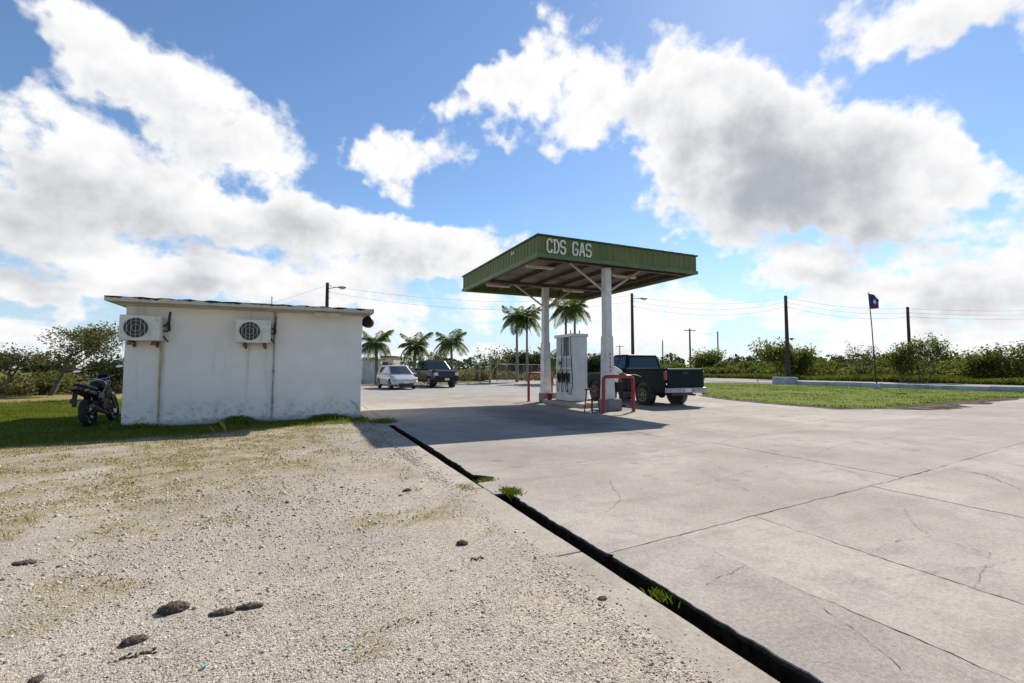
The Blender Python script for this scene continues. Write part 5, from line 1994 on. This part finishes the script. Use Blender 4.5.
# ------------------------------------------------------------------ palms
def frond_mesh(seed, Lf, rise, droop):
    """rachis arching out along +X with paired drooping leaflets"""
    rs = np.random.RandomState(seed)
    n = 40
    v, f = [], []
    P = []
    for i in range(n + 1):
        u = i / n
        P.append(np.array((Lf * (u - .18 * u ** 3 * droop), .02 * math.sin(u * 5), Lf * (rise * u - droop * u ** 2.2))))
    for i in range(n):
        a, b = P[i], P[i + 1]
        w = .022 * (1 - i / n) + .004
        o = len(v)
        v += [a + (0, -w, 0), a + (0, w, 0), b + (0, w * .95, 0), b + (0, -w * .95, 0)]
        f.append((o, o + 1, o + 2, o + 3))
        if i < 4:
            continue
        u = i / n
        ll = Lf * .42 * math.sin(PI * min(1, .12 + u * .88)) ** .7 * rs.uniform(.85, 1.1)
        t = (b - a) / np.linalg.norm(b - a)
        for s_ in (-1, 1):
            dr = rs.uniform(.35, .8)
            e = np.array((t[0] * .55, s_ * .85, t[2] * .5 - dr * .55))
            e /= np.linalg.norm(e)
            m1 = a + e * ll * .5 + np.array((0, 0, .03 * ll))
            tip = a + e * ll + np.array((0, 0, -dr * .35 * ll))
            ww = .020 * Lf
            o = len(v)
            v += [a - t * ww * .5, m1 - t * ww, tip, m1 + t * ww]
            f.append((o, o + 1, o + 2, o + 3))
    return np_mesh('frond', np.array(v), np.array(f), LEAF['palm'])


FR = [frond_mesh(1, 1.0, .95, .35), frond_mesh(2, 1.0, .75, .75), frond_mesh(3, 1.0, .40, .95), frond_mesh(4, 1.0, .12, .95)]


def palm(label, px_, dep, base_h, top_y, flen, seed, nf=15, r0=.13, group='palms', tallcrown=False):
    r_ = random.Random(seed)
    x, y, _ = at_depth(px_, dep)
    tot = CAMH + (368 - top_y) / FPX * dep
    t_ = thing('palm_tree', label, 'palm tree', (x, y, -.05), 0, group)
    th = max(.4, tot - flen * .62)
    bx_, by_ = r_.uniform(-.15, .15), r_.uniform(-.15, .15)
    pts = [(bx_ * u * u, by_ * u * u, th * u) for u in np.linspace(0, 1, 9)]
    MB().tube(pts, [r0 * (1.25 - .45 * min(1, u * 1.5)) for u in np.linspace(0, 1, 9)], 10).build('trunk', MT['palm_bark'], t_, 80)
    MB().tube([(bx_, by_, th - .02), (bx_, by_, th + flen * .2), (bx_, by_, th + flen * .34)], [r0 * .85, r0 * .7, r0 * .25], 10).build('crownshaft', MT['crownshaft'], t_, 80)
    for k in range(nf):
        q = k / nf
        me_ = FR[min(3, int(q * 4))]
        o = bpy.data.objects.new('frond', me_)
        COL.objects.link(o)
        o.parent = t_
        o.location = (bx_, by_, th + flen * (.28 - .14 * q))
        o.rotation_euler = (r_.uniform(-.12, .12), r_.uniform(-.15, .12), k * 2.399 + r_.uniform(-.25, .25))
        s_ = flen * r_.uniform(.85, 1.1)
        o.scale = (s_, s_, s_)
    return t_


palm('short palm tree behind the silver car', 377, 40, 0, 334.5, 1.75, 1, 24, .17)
palm('short bushy palm tree behind the black pickup', 414, 41, 0, 338, 1.7, 2, 25, .16)
palm('short palm tree right of the black pickup', 452, 40, 0, 334, 1.7, 3, 23, .13)
palm('tall slim palm tree leftmost of the pair left of the far column', 517, 47, 0, 311, 1.8, 4, 24, .14)
palm('tall slim palm tree right of the pair left of the far column', 527, 48, 0, 310, 1.9, 5, 22, .13)
palm('tall palm tree seen behind the pump top, left of two', 566, 46, 0, 299, 2.0, 6, 24, .15)
palm('tall palm tree seen behind the pump top, right of two', 575, 44, 0, 300, 1.8, 7, 22, .14)
palm('young low palm between the far column and the pump', 552, 40, 0, 352, 1.5, 9, 14, .12)

# ================================================================== poles, wires, fences
POLES = {}


def utility_pole(key, label, px_, dep, top_y, r0, cross=False, lamp=None, lean=0.0):
    x, y, _ = at_depth(px_, dep)
    h = CAMH + (368 - top_y) / FPX * dep
    o = thing('utility_pole', label, 'utility pole', (x, y, -.09), 0, 'utility poles')
    MB().tube([(0, 0, 0), (lean * .5, 0, h * .5), (lean, 0, h)], [r0 * 1.15, r0, r0 * .8], 10).build('post', MT['wood_pole'], o, 80)
    if cross:
        MB().box((0, 0, h - .35), (2.2, .11, .13), Matrix.Rotation(-YAW, 3, 'Z')).build('cross_arm', MT['wood_pole'], o)
        for s_ in (-1, 0, 1):
            v_ = Matrix.Rotation(-YAW, 3, 'Z') @ Vector((s_ * 1.0, 0, 0))
            MB().lathe([(.03, 0), (.06, .06), (.04, .14), (.001, .15)], 8, Matrix.Translation((v_.x, 0 + v_.y, h - .28))).build('insulator', MT['pump'], o)
    else:
        for k in range(3):
            v_ = Matrix.Rotation(-YAW, 3, 'Z') @ Vector((r0 + .06, 0, 0))
            MB().lathe([(.03, 0), (.055, .05), (.03, .1)], 8, Matrix.Translation((v_.x, v_.y, h - .3 - k * .55))).build('insulator', MT['pump'], o)
    if lamp:
        ln, rise = lamp
        d_ = Matrix.Rotation(-YAW, 3, 'Z')
        zz = h - .55
        pts = [d_ @ Vector((u * ln, 0, 0)) + Vector((0, 0, zz + rise * math.sin(u * PI / 2))) for u in np.linspace(0, 1, 7)]
        a_ = MB().tube(pts, .035, 7).build('lamp_arm', MT['galv'], o, 60)
        e = pts[-1]
        MB().ball(e + d_ @ Vector((.28, 0, -.02)), (.42, .17, .11), 12, 7, d_.to_4x4()).build('lamp_head', MT['pump_grey'], a_, 180)
        MB().ball(e + d_ @ Vector((.32, 0, -.10)), (.24, .13, .10), 12, 7, d_.to_4x4()).build('lamp_lens', MT['lens'], a_, 180)
    POLES[key] = Vector((x, y, h))
    return o


utility_pole('a', 'dark utility pole with street lamp arm rising behind the white building', 325.5, 40, 281, .17, lamp=(1.0, .15))
utility_pole('b', 'tall dark utility pole with small lamp arm right of the canopy columns', 633, 46, 292, .16, lamp=(.9, .05))
utility_pole('c', 'distant pole with cross arm above the pickup truck', 690.5, 88, 328, .17, cross=True)
utility_pole('d', 'thin distant pole right of the cross-arm pole', 718.5, 97, 331, .14)
p5 = utility_pole('e', 'thick dark utility pole standing before the thicket', 788, 54, 294.5, .20)
utility_pole('f', 'dark utility pole right of the flagpole', 910.5, 60, 306, .19)
x, y, _ = at_depth(664, 110)
utility_pole('g', 'thin far pole just right of the tall lamp pole', 663, 112, 340, .14)
utility_pole('h', 'faint far pole left of the tall lamp pole', 620, 130, 345, .14, cross=True)
# transformer bracket on the thick pole
hh = POLES['e'].z
mb = MB()
mb.tube([(.2, -.1, hh * .49), (.75, -.38, hh * .49)], .05, 6)
mb.build('bracket_arm', MT['wood_pole'], p5)
MB().ball((.45, -.24, hh * .49), (.22, .18, .14), 10, 7).build('lamp_head', MT['hose'], p5, 180)


def wire(label, a, b, sag, r=.013):
    r *= .6
    pts = []
    for u in np.linspace(0, 1, 24):
        p_ = Vector(a).lerp(Vector(b), u)
        p_.z -= sag * 4 * u * (1 - u)
        pts.append(p_)
    tag(MB().tube(pts, r, 4, cap=False).build('power_line', MT['cable']), label, 'power line', 'overhead power lines')


off = Vector((0, 0, 1))
wire('upper cable sagging from the building lamp pole to the pole right of the canopy', POLES['a'] - off * .35, POLES['b'] - off * .3, 1.0)
wire('lower cable sagging from the building lamp pole to the pole right of the canopy', POLES['a'] - off * .9, POLES['b'] - off * .9, 1.2)
wire('cable running down left from the building lamp pole behind the roof', POLES['a'] - off * .3, (-18, 60, 5.0), .8)
ends = [Vector((*at_depth(1090, 66)[:2], POLES['f'].z + .5 - .6 * k)) for k in range(3)]
names = ('top', 'middle', 'bottom')
for k in range(3):
    wire('%s cable between the tall lamp pole and the thick pole' % names[k], POLES['b'] - off * (.35 + .5 * k), POLES['e'] - off * (.3 + .55 * k), .8 + .1 * k, .014)
    wire('%s cable between the thick pole and the pole right of the flag' % names[k], POLES['e'] - off * (.3 + .55 * k), POLES['f'] - off * (.3 + .55 * k), .5 + .1 * k, .017)
    wire('%s cable leaving the picture right of the flagpole' % names[k], POLES['f'] - off * (.3 + .55 * k), ends[k], .35, .019)
wire('cable from the cross-arm pole to the thin distant pole', POLES['c'] - off * .3, POLES['d'] - off * .3, .5, .016)

# flagpole
x, y = G(877, 389.5)
fp = thing('flagpole', 'slim leaning flagpole on the grass verge before the low wall', 'flagpole', (x, y, 0))
cr = Vector((math.cos(YAW), -math.sin(YAW), 0))
top = cr * -.28 + Vector((0, 0, 6.35))
MB().tube([(0, 0, 0), top * .33, top * .66 + cr * .03, top], [.04, .035, .03, .024], 10).build('pole', MT['wood_pole'], fp, 80)
MB().box((0, 0, .16), (.3, .3, .5)).build('concrete_foot', MT['blue_wall'], fp, bevel=.03)
MB().ball(top, .05, 10, 7).build('finial', MT['pump'], fp, 180)
MT['flag_blue'] = simple('flag_blue', (.02, .035, .22), .8, 0, .15, 5)
MT['flag_red'] = simple('flag_red', (.32, .01, .02), .8, 0, .15, 5)
MT['flag_white'] = simple('flag_white', (.75, .75, .75), .8)
fg = thing('flag', 'blue flag with red edge stripes and white disc on the leaning flagpole', 'flag', (x, y, 0))
nu, nv = 16, 12
vs, fs, ms = [], [], []
for i in range(nu + 1):
    u = i / nu
    for j in range(nv + 1):
        v_ = j / nv
        drop = .42 * u * u + .12 * u
        wv = .09 * math.sin(u * 7 + v_ * 2.0) * u
        hgt = 1.02 * (1 - .42 * u)
        p_ = top * ((6.3 - (1 - v_) * 1.0) / 6.35) * (1 - u) + (top * (6.2 / 6.35) + Vector((0, 0, -(1 - v_) * hgt - drop * .55))) * u + cr * (.70 * u) + Vector((cr.y, -cr.x, 0)) * wv * -1
        vs.append(p_)
for i in range(nu):
    for j in range(nv):
        a = i * (nv + 1) + j
        fs.append((a, a + nv + 1, a + nv + 2, a + 1))
        u, v_ = (i + .5) / nu, (j + .5) / nv
        ms.append(1 if (v_ < .15 or v_ > .88) else (2 if (u - .5) ** 2 + ((v_ - .5) * .9) ** 2 < .019 else 0))
mb = MB()
mb.v, mb.f, mb.m = vs, fs, ms
fo = mb.build('cloth', [MT['flag_blue'], MT['flag_red'], MT['flag_white']], fg, 180)
md = fo.modifiers.new('thickness', 'SOLIDIFY')
md.thickness = .004

# low painted wall along the verge
lw = thing('low_wall', 'low pale blue roadside wall with a taller end block behind the verge', 'wall')
MB().bb(36.75, 37.15, 24.6, 26.6, -.1, .64).build('end_block', MT['blue_wall'], lw, bevel=.02)
yy = 24.55
k = 0
while yy > -6:
    ln = 2.9 + .3 * math.sin(k * 2.1)
    MB().bb(36.85, 37.05, yy - ln, yy - .02, -.1, .33 + .02 * math.sin(k * 1.7)).build('wall_length', MT['blue_wall'], lw, bevel=.015)
    yy -= ln
    k += 1
# leaning stub post near the wall end
x, y, _ = at_depth(756, 46)
sp_ = thing('marker_post', 'small leaning marker post left of the low wall end block', 'post', (x, y, 0))
MB().tube([cr * .22 + Vector((0, 0, -.05)), Vector((0, 0, .5)), cr * -.16 + Vector((0, 0, .95))], .035, 6).build('post', MT['wood_pole'], sp_)
MB().box(cr * -.1 + Vector((0, 0, 1.0)), (.26, .05, .16)).build('plate', MT['galv'], sp_)

# white wall and hut behind the silver car
MT['sheet_white'] = simple('weathered_white_sheet', (.60, .61, .62), .6, 0, .15, 1.2, dirt=(.34, .31, .27), dirt_amt=.6)
a0, a1 = Vector(at_depth(344, 46)[:2]), Vector(at_depth(381, 45.5)[:2])
sw = thing('sheet_wall', 'weathered white sheet wall behind the silver car', 'wall', (a0.x, a0.y, 0), math.atan2(a1.y - a0.y, a1.x - a0.x))
LL = (a1 - a0).length
n = int(LL / .85)
for k in range(n):
    MB().bb(k * LL / n + .012, (k + 1) * LL / n - .012, -.03, .03, -.1, 2.28 + .03 * math.sin(k * 2.3)).build('wall_panel', MT['sheet_white'], sw, bevel=.008)
MB().bb(0, LL, .032, .10, 1.25, 1.35).build('rail', MT['galv'], sw)
MB().bb(-.05, LL + .1, -.30, .3, 2.35, 2.43).build('capping', MT['rust'], sw)
h0 = Vector(at_depth(381.5, 47.5)[:2])
ht = thing('small_hut', 'small pale hut with dark doorway behind the silver car', 'hut', (h0.x, h0.y, 0), math.atan2(a1.y - a0.y, a1.x - a0.x))
MB().bb(0, 1.25, 0, 2.0, -.1, 2.5).build('wall', MT['cream'], ht, bevel=.02)
MB().bb(-.12, 1.4, -.2, 2.2, 2.52, 2.64).build('roof', MT['rust'], ht, bevel=.01)
MB().bb(.12, .74, -.025, .0, 0, 2.0).build('doorway', MT['hose'], ht)
MB().bb(.85, 1.1, -.03, .0, 1.4, 1.9).build('window', MT['glass'], ht)

# chain-link fence, gate
def fence(label, p0, p1, n, h=1.85, group='chain-link fence runs', brace=True):
    p0, p1 = Vector(p0), Vector(p1)
    d_ = p1 - p0
    o = thing('chain_link_fence', label, 'fence', (p0.x, p0.y, 0), math.atan2(d_.y, d_.x), group)
    L_ = d_.length
    for k in range(n + 1):
        MB().tube([(L_ * k / n, 0, -.1), (L_ * k / n, 0, h + .05)], .038, 8).build('post', MT['galv'], o, 60)
    MB().tube([(0, 0, h), (L_, 0, h)], .024, 6).build('top_rail', MT['galv'], o)
    if brace:
        MB().tube([(0, 0, .15), (L_ / n, 0, h * .8)], .02, 6).build('brace', MT['galv'], o)
    m_ = MB()
    st_ = .14
    k = -h
    while k < L_:
        for s_ in (1, -1):
            u0, u1 = (k, k + h) if s_ > 0 else (k + h, k)
            za, zb = .05, h - .02
            pa, pb = [u0, za], [u1, zb]
            seg = [pa, pb]
            f_ = lambda u: za + (zb - za) * (u - u0) / (u1 - u0)
            lo, hi = max(0, min(u0, u1)), min(L_, max(u0, u1))
            if hi - lo > .05:
                m_.tube([(lo, 0, f_(lo)), (hi, 0, f_(hi))], .0035, 3, cap=False)
        k += st_
    tag(m_.build('mesh', MT['galv'], o), kind='stuff')
    return o


fence('chain-link fence run behind the silver car and black pickup', at_depth(394, 42)[:2], at_depth(456, 41.2)[:2], 4)
fence('chain-link fence run between the black pickup and the gate', at_depth(457, 41)[:2], at_depth(479, 40)[:2], 1)
fence('chain-link fence run receding behind the far guard rail', at_depth(497, 46)[:2], at_depth(552, 58)[:2], 7, 1.8, brace=False)
g0_, g1_ = Vector(at_depth(480, 39.8)[:2]), Vector(at_depth(490, 39)[:2])
gt = thing('metal_gate', 'open grey pipe gate leaf at the end of the chain-link fence', 'gate', (g0_.x, g0_.y, 0), math.atan2((g1_ - g0_).y, (g1_ - g0_).x))
LL = (g1_ - g0_).length
MB().tube([(LL, 0, -.1), (LL, 0, 2.15)], .065, 10).build('gate_post', MT['galv'], gt, 60)
MB().tube([(.03, 0, .12), (.03, 0, 1.85), (LL - .1, 0, 1.85), (LL - .1, 0, .12), (.03, 0, .12)], .03, 8).build('gate_frame', MT['galv'], gt, 60)
MB().tube([(.03, 0, 1.0), (LL - .1, 0, 1.0)], .02, 6).build('gate_rail', MT['galv'], gt)
for z in (.4, 1.6):
    MB().box((LL - .09, 0, z), (.10, .05, .06)).build('hinge', MT['steel'], gt)

# dung clods and litter on the gravel
def clod(px_, py_, lx, ly, lz, rot, label, seed, crumb=False):
    lz *= .72
    x, y = G(px_, py_)
    rs = np.random.RandomState(seed)
    o = MB()
    nb = 7 if not crumb else 16
    for q in range(nb):                       # a heap of fused rough lumps
        u = (q + .5) / nb * 2 - 1
        kk = (1 - .45 * u * u) * rs.uniform(.92, 1.05)
        n0 = len(o.v)
        if crumb:
            o.ball((u * lx * .95, rs.randn() * ly * .5, rs.rand() * lz * .3), (lx * .12 * rs.uniform(.5, 1.3), ly * .3 * rs.uniform(.5, 1.2), lz * .6), 8, 6)
        else:
            o.ball((u * lx * .72, rs.randn() * ly * .13, rs.randn() * lz * .08), (lx * .46 * kk, ly * .92 * kk, lz * kk), 26, 18)
        v = np.array([tuple(p_) for p_ in o.v[n0:]])
        c_ = v.mean(0)
        sc = 1 / max(lx, ly)
        w_ = v * sc
        n_ = 1 + .45 * (fbm(w_[:, 0] * 5 + 7 * seed + q, w_[:, 1] * 5 + w_[:, 2] * 4, seed) - .5) + .42 * (fbm(w_[:, 0] * 17 + seed, w_[:, 1] * 17 + w_[:, 2] * 13 + q, seed + 3) - .5)
        v = c_ + (v - c_) * n_[:, None]
        v[:, 2] = np.maximum(v[:, 2], -lz * .35)
        o.v[n0:] = [tuple(p_) for p_ in v]
    ob = o.build('dung_clod', MT['clod'], None, 60, 0, (x, y, float(lot_height(np.array([x]), np.array([y]))[0]) + lz * .2))
    ob.rotation_euler = (0, 0, rot - YAW)
    tag(ob, label, 'dung', 'dry dung clods on the gravel')


clod(173, 611, .085, .05, .050, .25, 'dark lumpy dung clod in the middle of the left foreground gravel', 1)
clod(222, 614, .075, .03, .026, .25, 'left half of the long thin dung strip in the gravel', 2)
clod(250, 607.5, .080, .027, .027, .3, 'right half of the long thin dung strip in the gravel', 3)
clod(134, 643, .062, .032, .034, .6, 'oval brown dung clod nearest the bottom left', 4)
clod(139, 656, .075, .03, .014, .5, 'crumbled flat dung patch below the oval clod', 5, True)
clod(24, 565, .085, .035, .024, .15, 'flat dark dung clod at the left edge of the gravel', 6)
clod(462, 545, .050, .038, .034, .1, 'dark round dung clod near the kerb', 7)
clod(477, 561, .05, .03, .016, .1, 'flat crumbled dung patch below the round clod', 8, True)
clod(407, 492, .055, .038, .030, .2, 'small dark dung clod farther along the kerb', 9)
clod(602, 599, .035, .025, .016, .4, 'small brown dung clod beside the kerb in front', 10)
clod(36, 681, .03, .03, .02, 0, 'dark clod cut by the bottom edge at left', 11)
MT['litter'] = simple('turquoise_plastic', (.10, .45, .42), .5)
for k, (a, b_) in enumerate(((347, 649), (204, 669))):
    x, y = G(a, b_)
    o = MB().box((0, 0, 0), (.022, .014, .006), Matrix.Rotation(.5, 3, 'Z')).build('plastic_scrap', MT['litter'], None, 0, .002, (x, y, float(lot_height(np.array([x]), np.array([y]))[0]) + .012))
    tag(o, ('turquoise plastic scrap on the gravel in the middle foreground', 'turquoise plastic scrap left of the other at the bottom')[k], 'litter', 'plastic scraps on the gravel')

# weeds growing out of the drain
def weed(label, px_, py_, n, h, spread, seed, mat, w=.006):
    x, y = G(px_, py_)
    rs = np.random.RandomState(seed)
    xx, yy = x + rs.randn(n) * spread[0], y + rs.randn(n) * spread[1]
    hh = h * rs.uniform(.35, 1.0, n)
    o = link('weed_tuft', blades('weed_tuft', xx - x, yy - y, 0 * xx - .045, hh + .045, rs.uniform(.5, 1, n) * w, mat, rs, 1.0), None, None, 0, (x, y, 0))
    tag(o, label, 'weed', 'weeds along the drain')


weed('bright green grass tuft in the broken drain corner', 511, 492, 420, .05, (.045, .075), 1, MT['blade_verge'], .003)
weed('low green weeds in the notch of the drain beyond the tuft', 488, 480, 260, .03, (.05, .04), 2, MT['blade'])
weed('small leafy weed in the drain toward the camera', 660, 592, 70, .012, (.022, .045), 3, MT['blade'], .006)
weed('dark weeds at the far end of the drain', 383, 422, 500, .10, (.14, .22), 4, MT['blade'])
weed('small weed where the far joint meets the slab', 682, 540, 14, .0, (.03, .01), 5, MT['blade_dry'])
weed('thin olive weeds along the kerb beside the broken corner', 466, 488, 200, .03, (.05, .10), 6, MT['blade_dry'])
weed('tiny weed at the drain edge at the bottom', 822, 676, 24, .0, (.01, .02), 7, MT['blade_verge'])
weed('single tall dry stalks before the white wall', 222, 434, 6, .4, (.05, .03), 8, MT['blade_dry'], .0015)

# ================================================================== person at the pump
def skin_mesh(name, verts, edges, radii, mat, parent, root=0, sub=2):
    me = bpy.data.meshes.new(name)
    me.from_pydata(verts, edges, [])
    o = bpy.data.objects.new(name, me)
    COL.objects.link(o)
    md = o.modifiers.new('skin', 'SKIN')
    md.use_smooth_shade = True
    for i, r_ in enumerate(radii):
        sv_ = me.skin_vertices[0].data[i]
        sv_.radius = (r_, r_) if isinstance(r_, (int, float)) else r_
        sv_.use_root = (i == root)
    ss = o.modifiers.new('sub', 'SUBSURF')
    ss.levels = ss.render_levels = sub
    dg = bpy.context.evaluated_depsgraph_get()
    m2 = bpy.data.meshes.new_from_object(o.evaluated_get(dg))
    bpy.data.objects.remove(o)
    m2.materials.clear()
    m2.materials.append(mat)
    return link(name, m2, parent, 180)


MT['skin'] = simple('brown_skin', (.16, .085, .055), .6, 0, .06)
MT['shirt'] = simple('white_shirt', (.78, .78, .79), .85, 0, .06, 9)
MT['trousers'] = simple('dark_trousers', (.02, .022, .03), .9)
MT['hair'] = simple('black_hair', (.01, .009, .008), .8)
x, y, _ = at_depth(617.5, 16.7)
ps = thing('person', 'person in white T-shirt and dark trousers filling the pickup behind the near column', 'person', (x, y, 0), -YAW + R(45))
V, E_, RAD = [], [], []


def chain(pts, parent=None):
    last = parent
    ids = []
    for (p_, r_) in pts:
        V.append(p_)
        RAD.append(r_)
        i = len(V) - 1
        ids.append(i)
        if last is not None:
            E_.append((last, i))
        last = i
    return ids


sp1 = chain([((0, 0, .94), (.135, .105)), ((-.01, 0, 1.10), (.135, .10)), ((-.05, 0, 1.27), (.15, .11)), ((-.08, 0, 1.39), (.12, .09)), ((-.09, 0, 1.47), .052), ((-.085, 0, 1.53), .055), ((-.07, 0, 1.60), (.088, .075)), ((-.07, 0, 1.67), (.085, .072)), ((-.07, 0, 1.71), .045)])
arms = []
for s_, el_, ha in ((-1, (.15, -.27, 1.17), (.38, -.22, 1.16)), (1, (.17, .26, 1.15), (.42, .16, 1.14))):
    ids = chain([((-.08, s_ * .17, 1.385), .062), ((.03, s_ * .235, 1.28), .050), (el_, .040), (((el_[0] + ha[0]) / 2, (el_[1] + ha[1]) / 2, (el_[2] + ha[2]) / 2), .038), (ha, .026), ((ha[0] + .05, ha[1], ha[2] - .005), (.035, .02))], sp1[3])
    pm_ = ids[-1]
    h_ = V[pm_]
    for k in range(4):
        dy = (-.030 + .02 * k)
        L_ = (.07, .08, .075, .06)[k]
        chain([((h_[0] + .035, h_[1] + dy, h_[2] + .004), .009), ((h_[0] + .035 + L_ * .5, h_[1] + dy, h_[2] - .006), .0085), ((h_[0] + .03 + L_ * .75, h_[1] + dy, h_[2] - .035), .007)], pm_)
    chain([((h_[0] + .0, h_[1] - s_ * .035, h_[2] - .012), .010), ((h_[0] + .03, h_[1] - s_ * .045, h_[2] - .03), .009), ((h_[0] + .05, h_[1] - s_ * .035, h_[2] - .045), .007)], ids[-2])
legs = []
for s_ in (-1, 1):
    fw = .03 if s_ < 0 else -.05
    legs.append(chain([((fw * .3, s_ * .095, .86), .088), ((fw + .02, s_ * .10, .48), .058), ((fw - .02, s_ * .10, .10), .040), ((fw + .06, s_ * .11, .035), (.042, .03)), ((fw + .17, s_ * .12, .025), (.038, .022))], sp1[0]))


def lean(p_):
    s_ = .26 * max(0.0, (p_[2] - 1.0) / .5)
    return (p_[0] - .707 * s_, p_[1] + .707 * s_, p_[2])


V = [lean(p_) for p_ in V]
skin_mesh('body', V, E_, RAD, MT['skin'], ps, 0, 2)
# shirt
skin_mesh('t_shirt', [lean(p_) for p_ in [(0, 0, .84), (-.01, 0, 1.10), (-.05, 0, 1.27), (-.08, 0, 1.385), (-.085, 0, 1.44), (-.08, -.18, 1.38), (.02, -.245, 1.28), (.08, -.262, 1.23), (-.08, .18, 1.38), (.02, .245, 1.28), (.09, .262, 1.22)]],
          [(0, 1), (1, 2), (2, 3), (3, 4), (3, 5), (5, 6), (6, 7), (3, 8), (8, 9), (9, 10)],
          [(.165, .135), (.16, .125), (.172, .132), (.14, .11), .068, .082, .072, .068, .082, .072, .068], MT['shirt'], ps, 0, 2)
skin_mesh('trousers', [(0, 0, .97)] + [V[i] for i in legs[0][:3]] + [V[i] for i in legs[1][:3]], [(0, 1), (1, 2), (2, 3), (0, 4), (4, 5), (5, 6)],
          [(.15, .12), .102, .075, .062, .102, .075, .062], MT['trousers'], ps, 0, 2)
MB().ball(lean((-.085, 0, 1.69)), (.105, .092, .075), 16, 10).build('hair', MT['hair'], ps, 180)
MB().ball(lean((.022, 0, 1.615)), (.018, .014, .022), 8, 6).build('nose', MT['skin'], ps, 180)
for s_ in (-1, 1):
    MB().ball(lean((-.07, s_ * .088, 1.61)), (.022, .012, .032), 8, 6).build('ear', MT['skin'], ps, 180)
    MB().ball(lean((.008, s_ * .03, 1.64)), .011, 8, 6).build('eye', MT['hair'], ps, 180)
    MB().box((.10 + (.03 if s_ < 0 else -.05), s_ * .115, .03), (.28, .10, .06)).build('shoe', MT['hair'], ps, bevel=.02)
MB().box(lean((.014, 0, 1.565)), (.01, .05, .012)).build('mouth', MT['rust'], ps)
# filler nozzle held in the hands
nz = MB()
nz.tube([(.42, -.03, 1.10), (.52, -.02, 1.15), (.66, -.02, 1.14), (.86, .0, 1.08)], [.03, .032, .016, .012], 8)
o = nz.build('fuel_nozzle', MT['hose'], None, 60, 0, (x, y, 0))
o.rotation_euler = (0, 0, -YAW)
tag(o, 'black fuel nozzle held against the side of the pickup', 'nozzle')
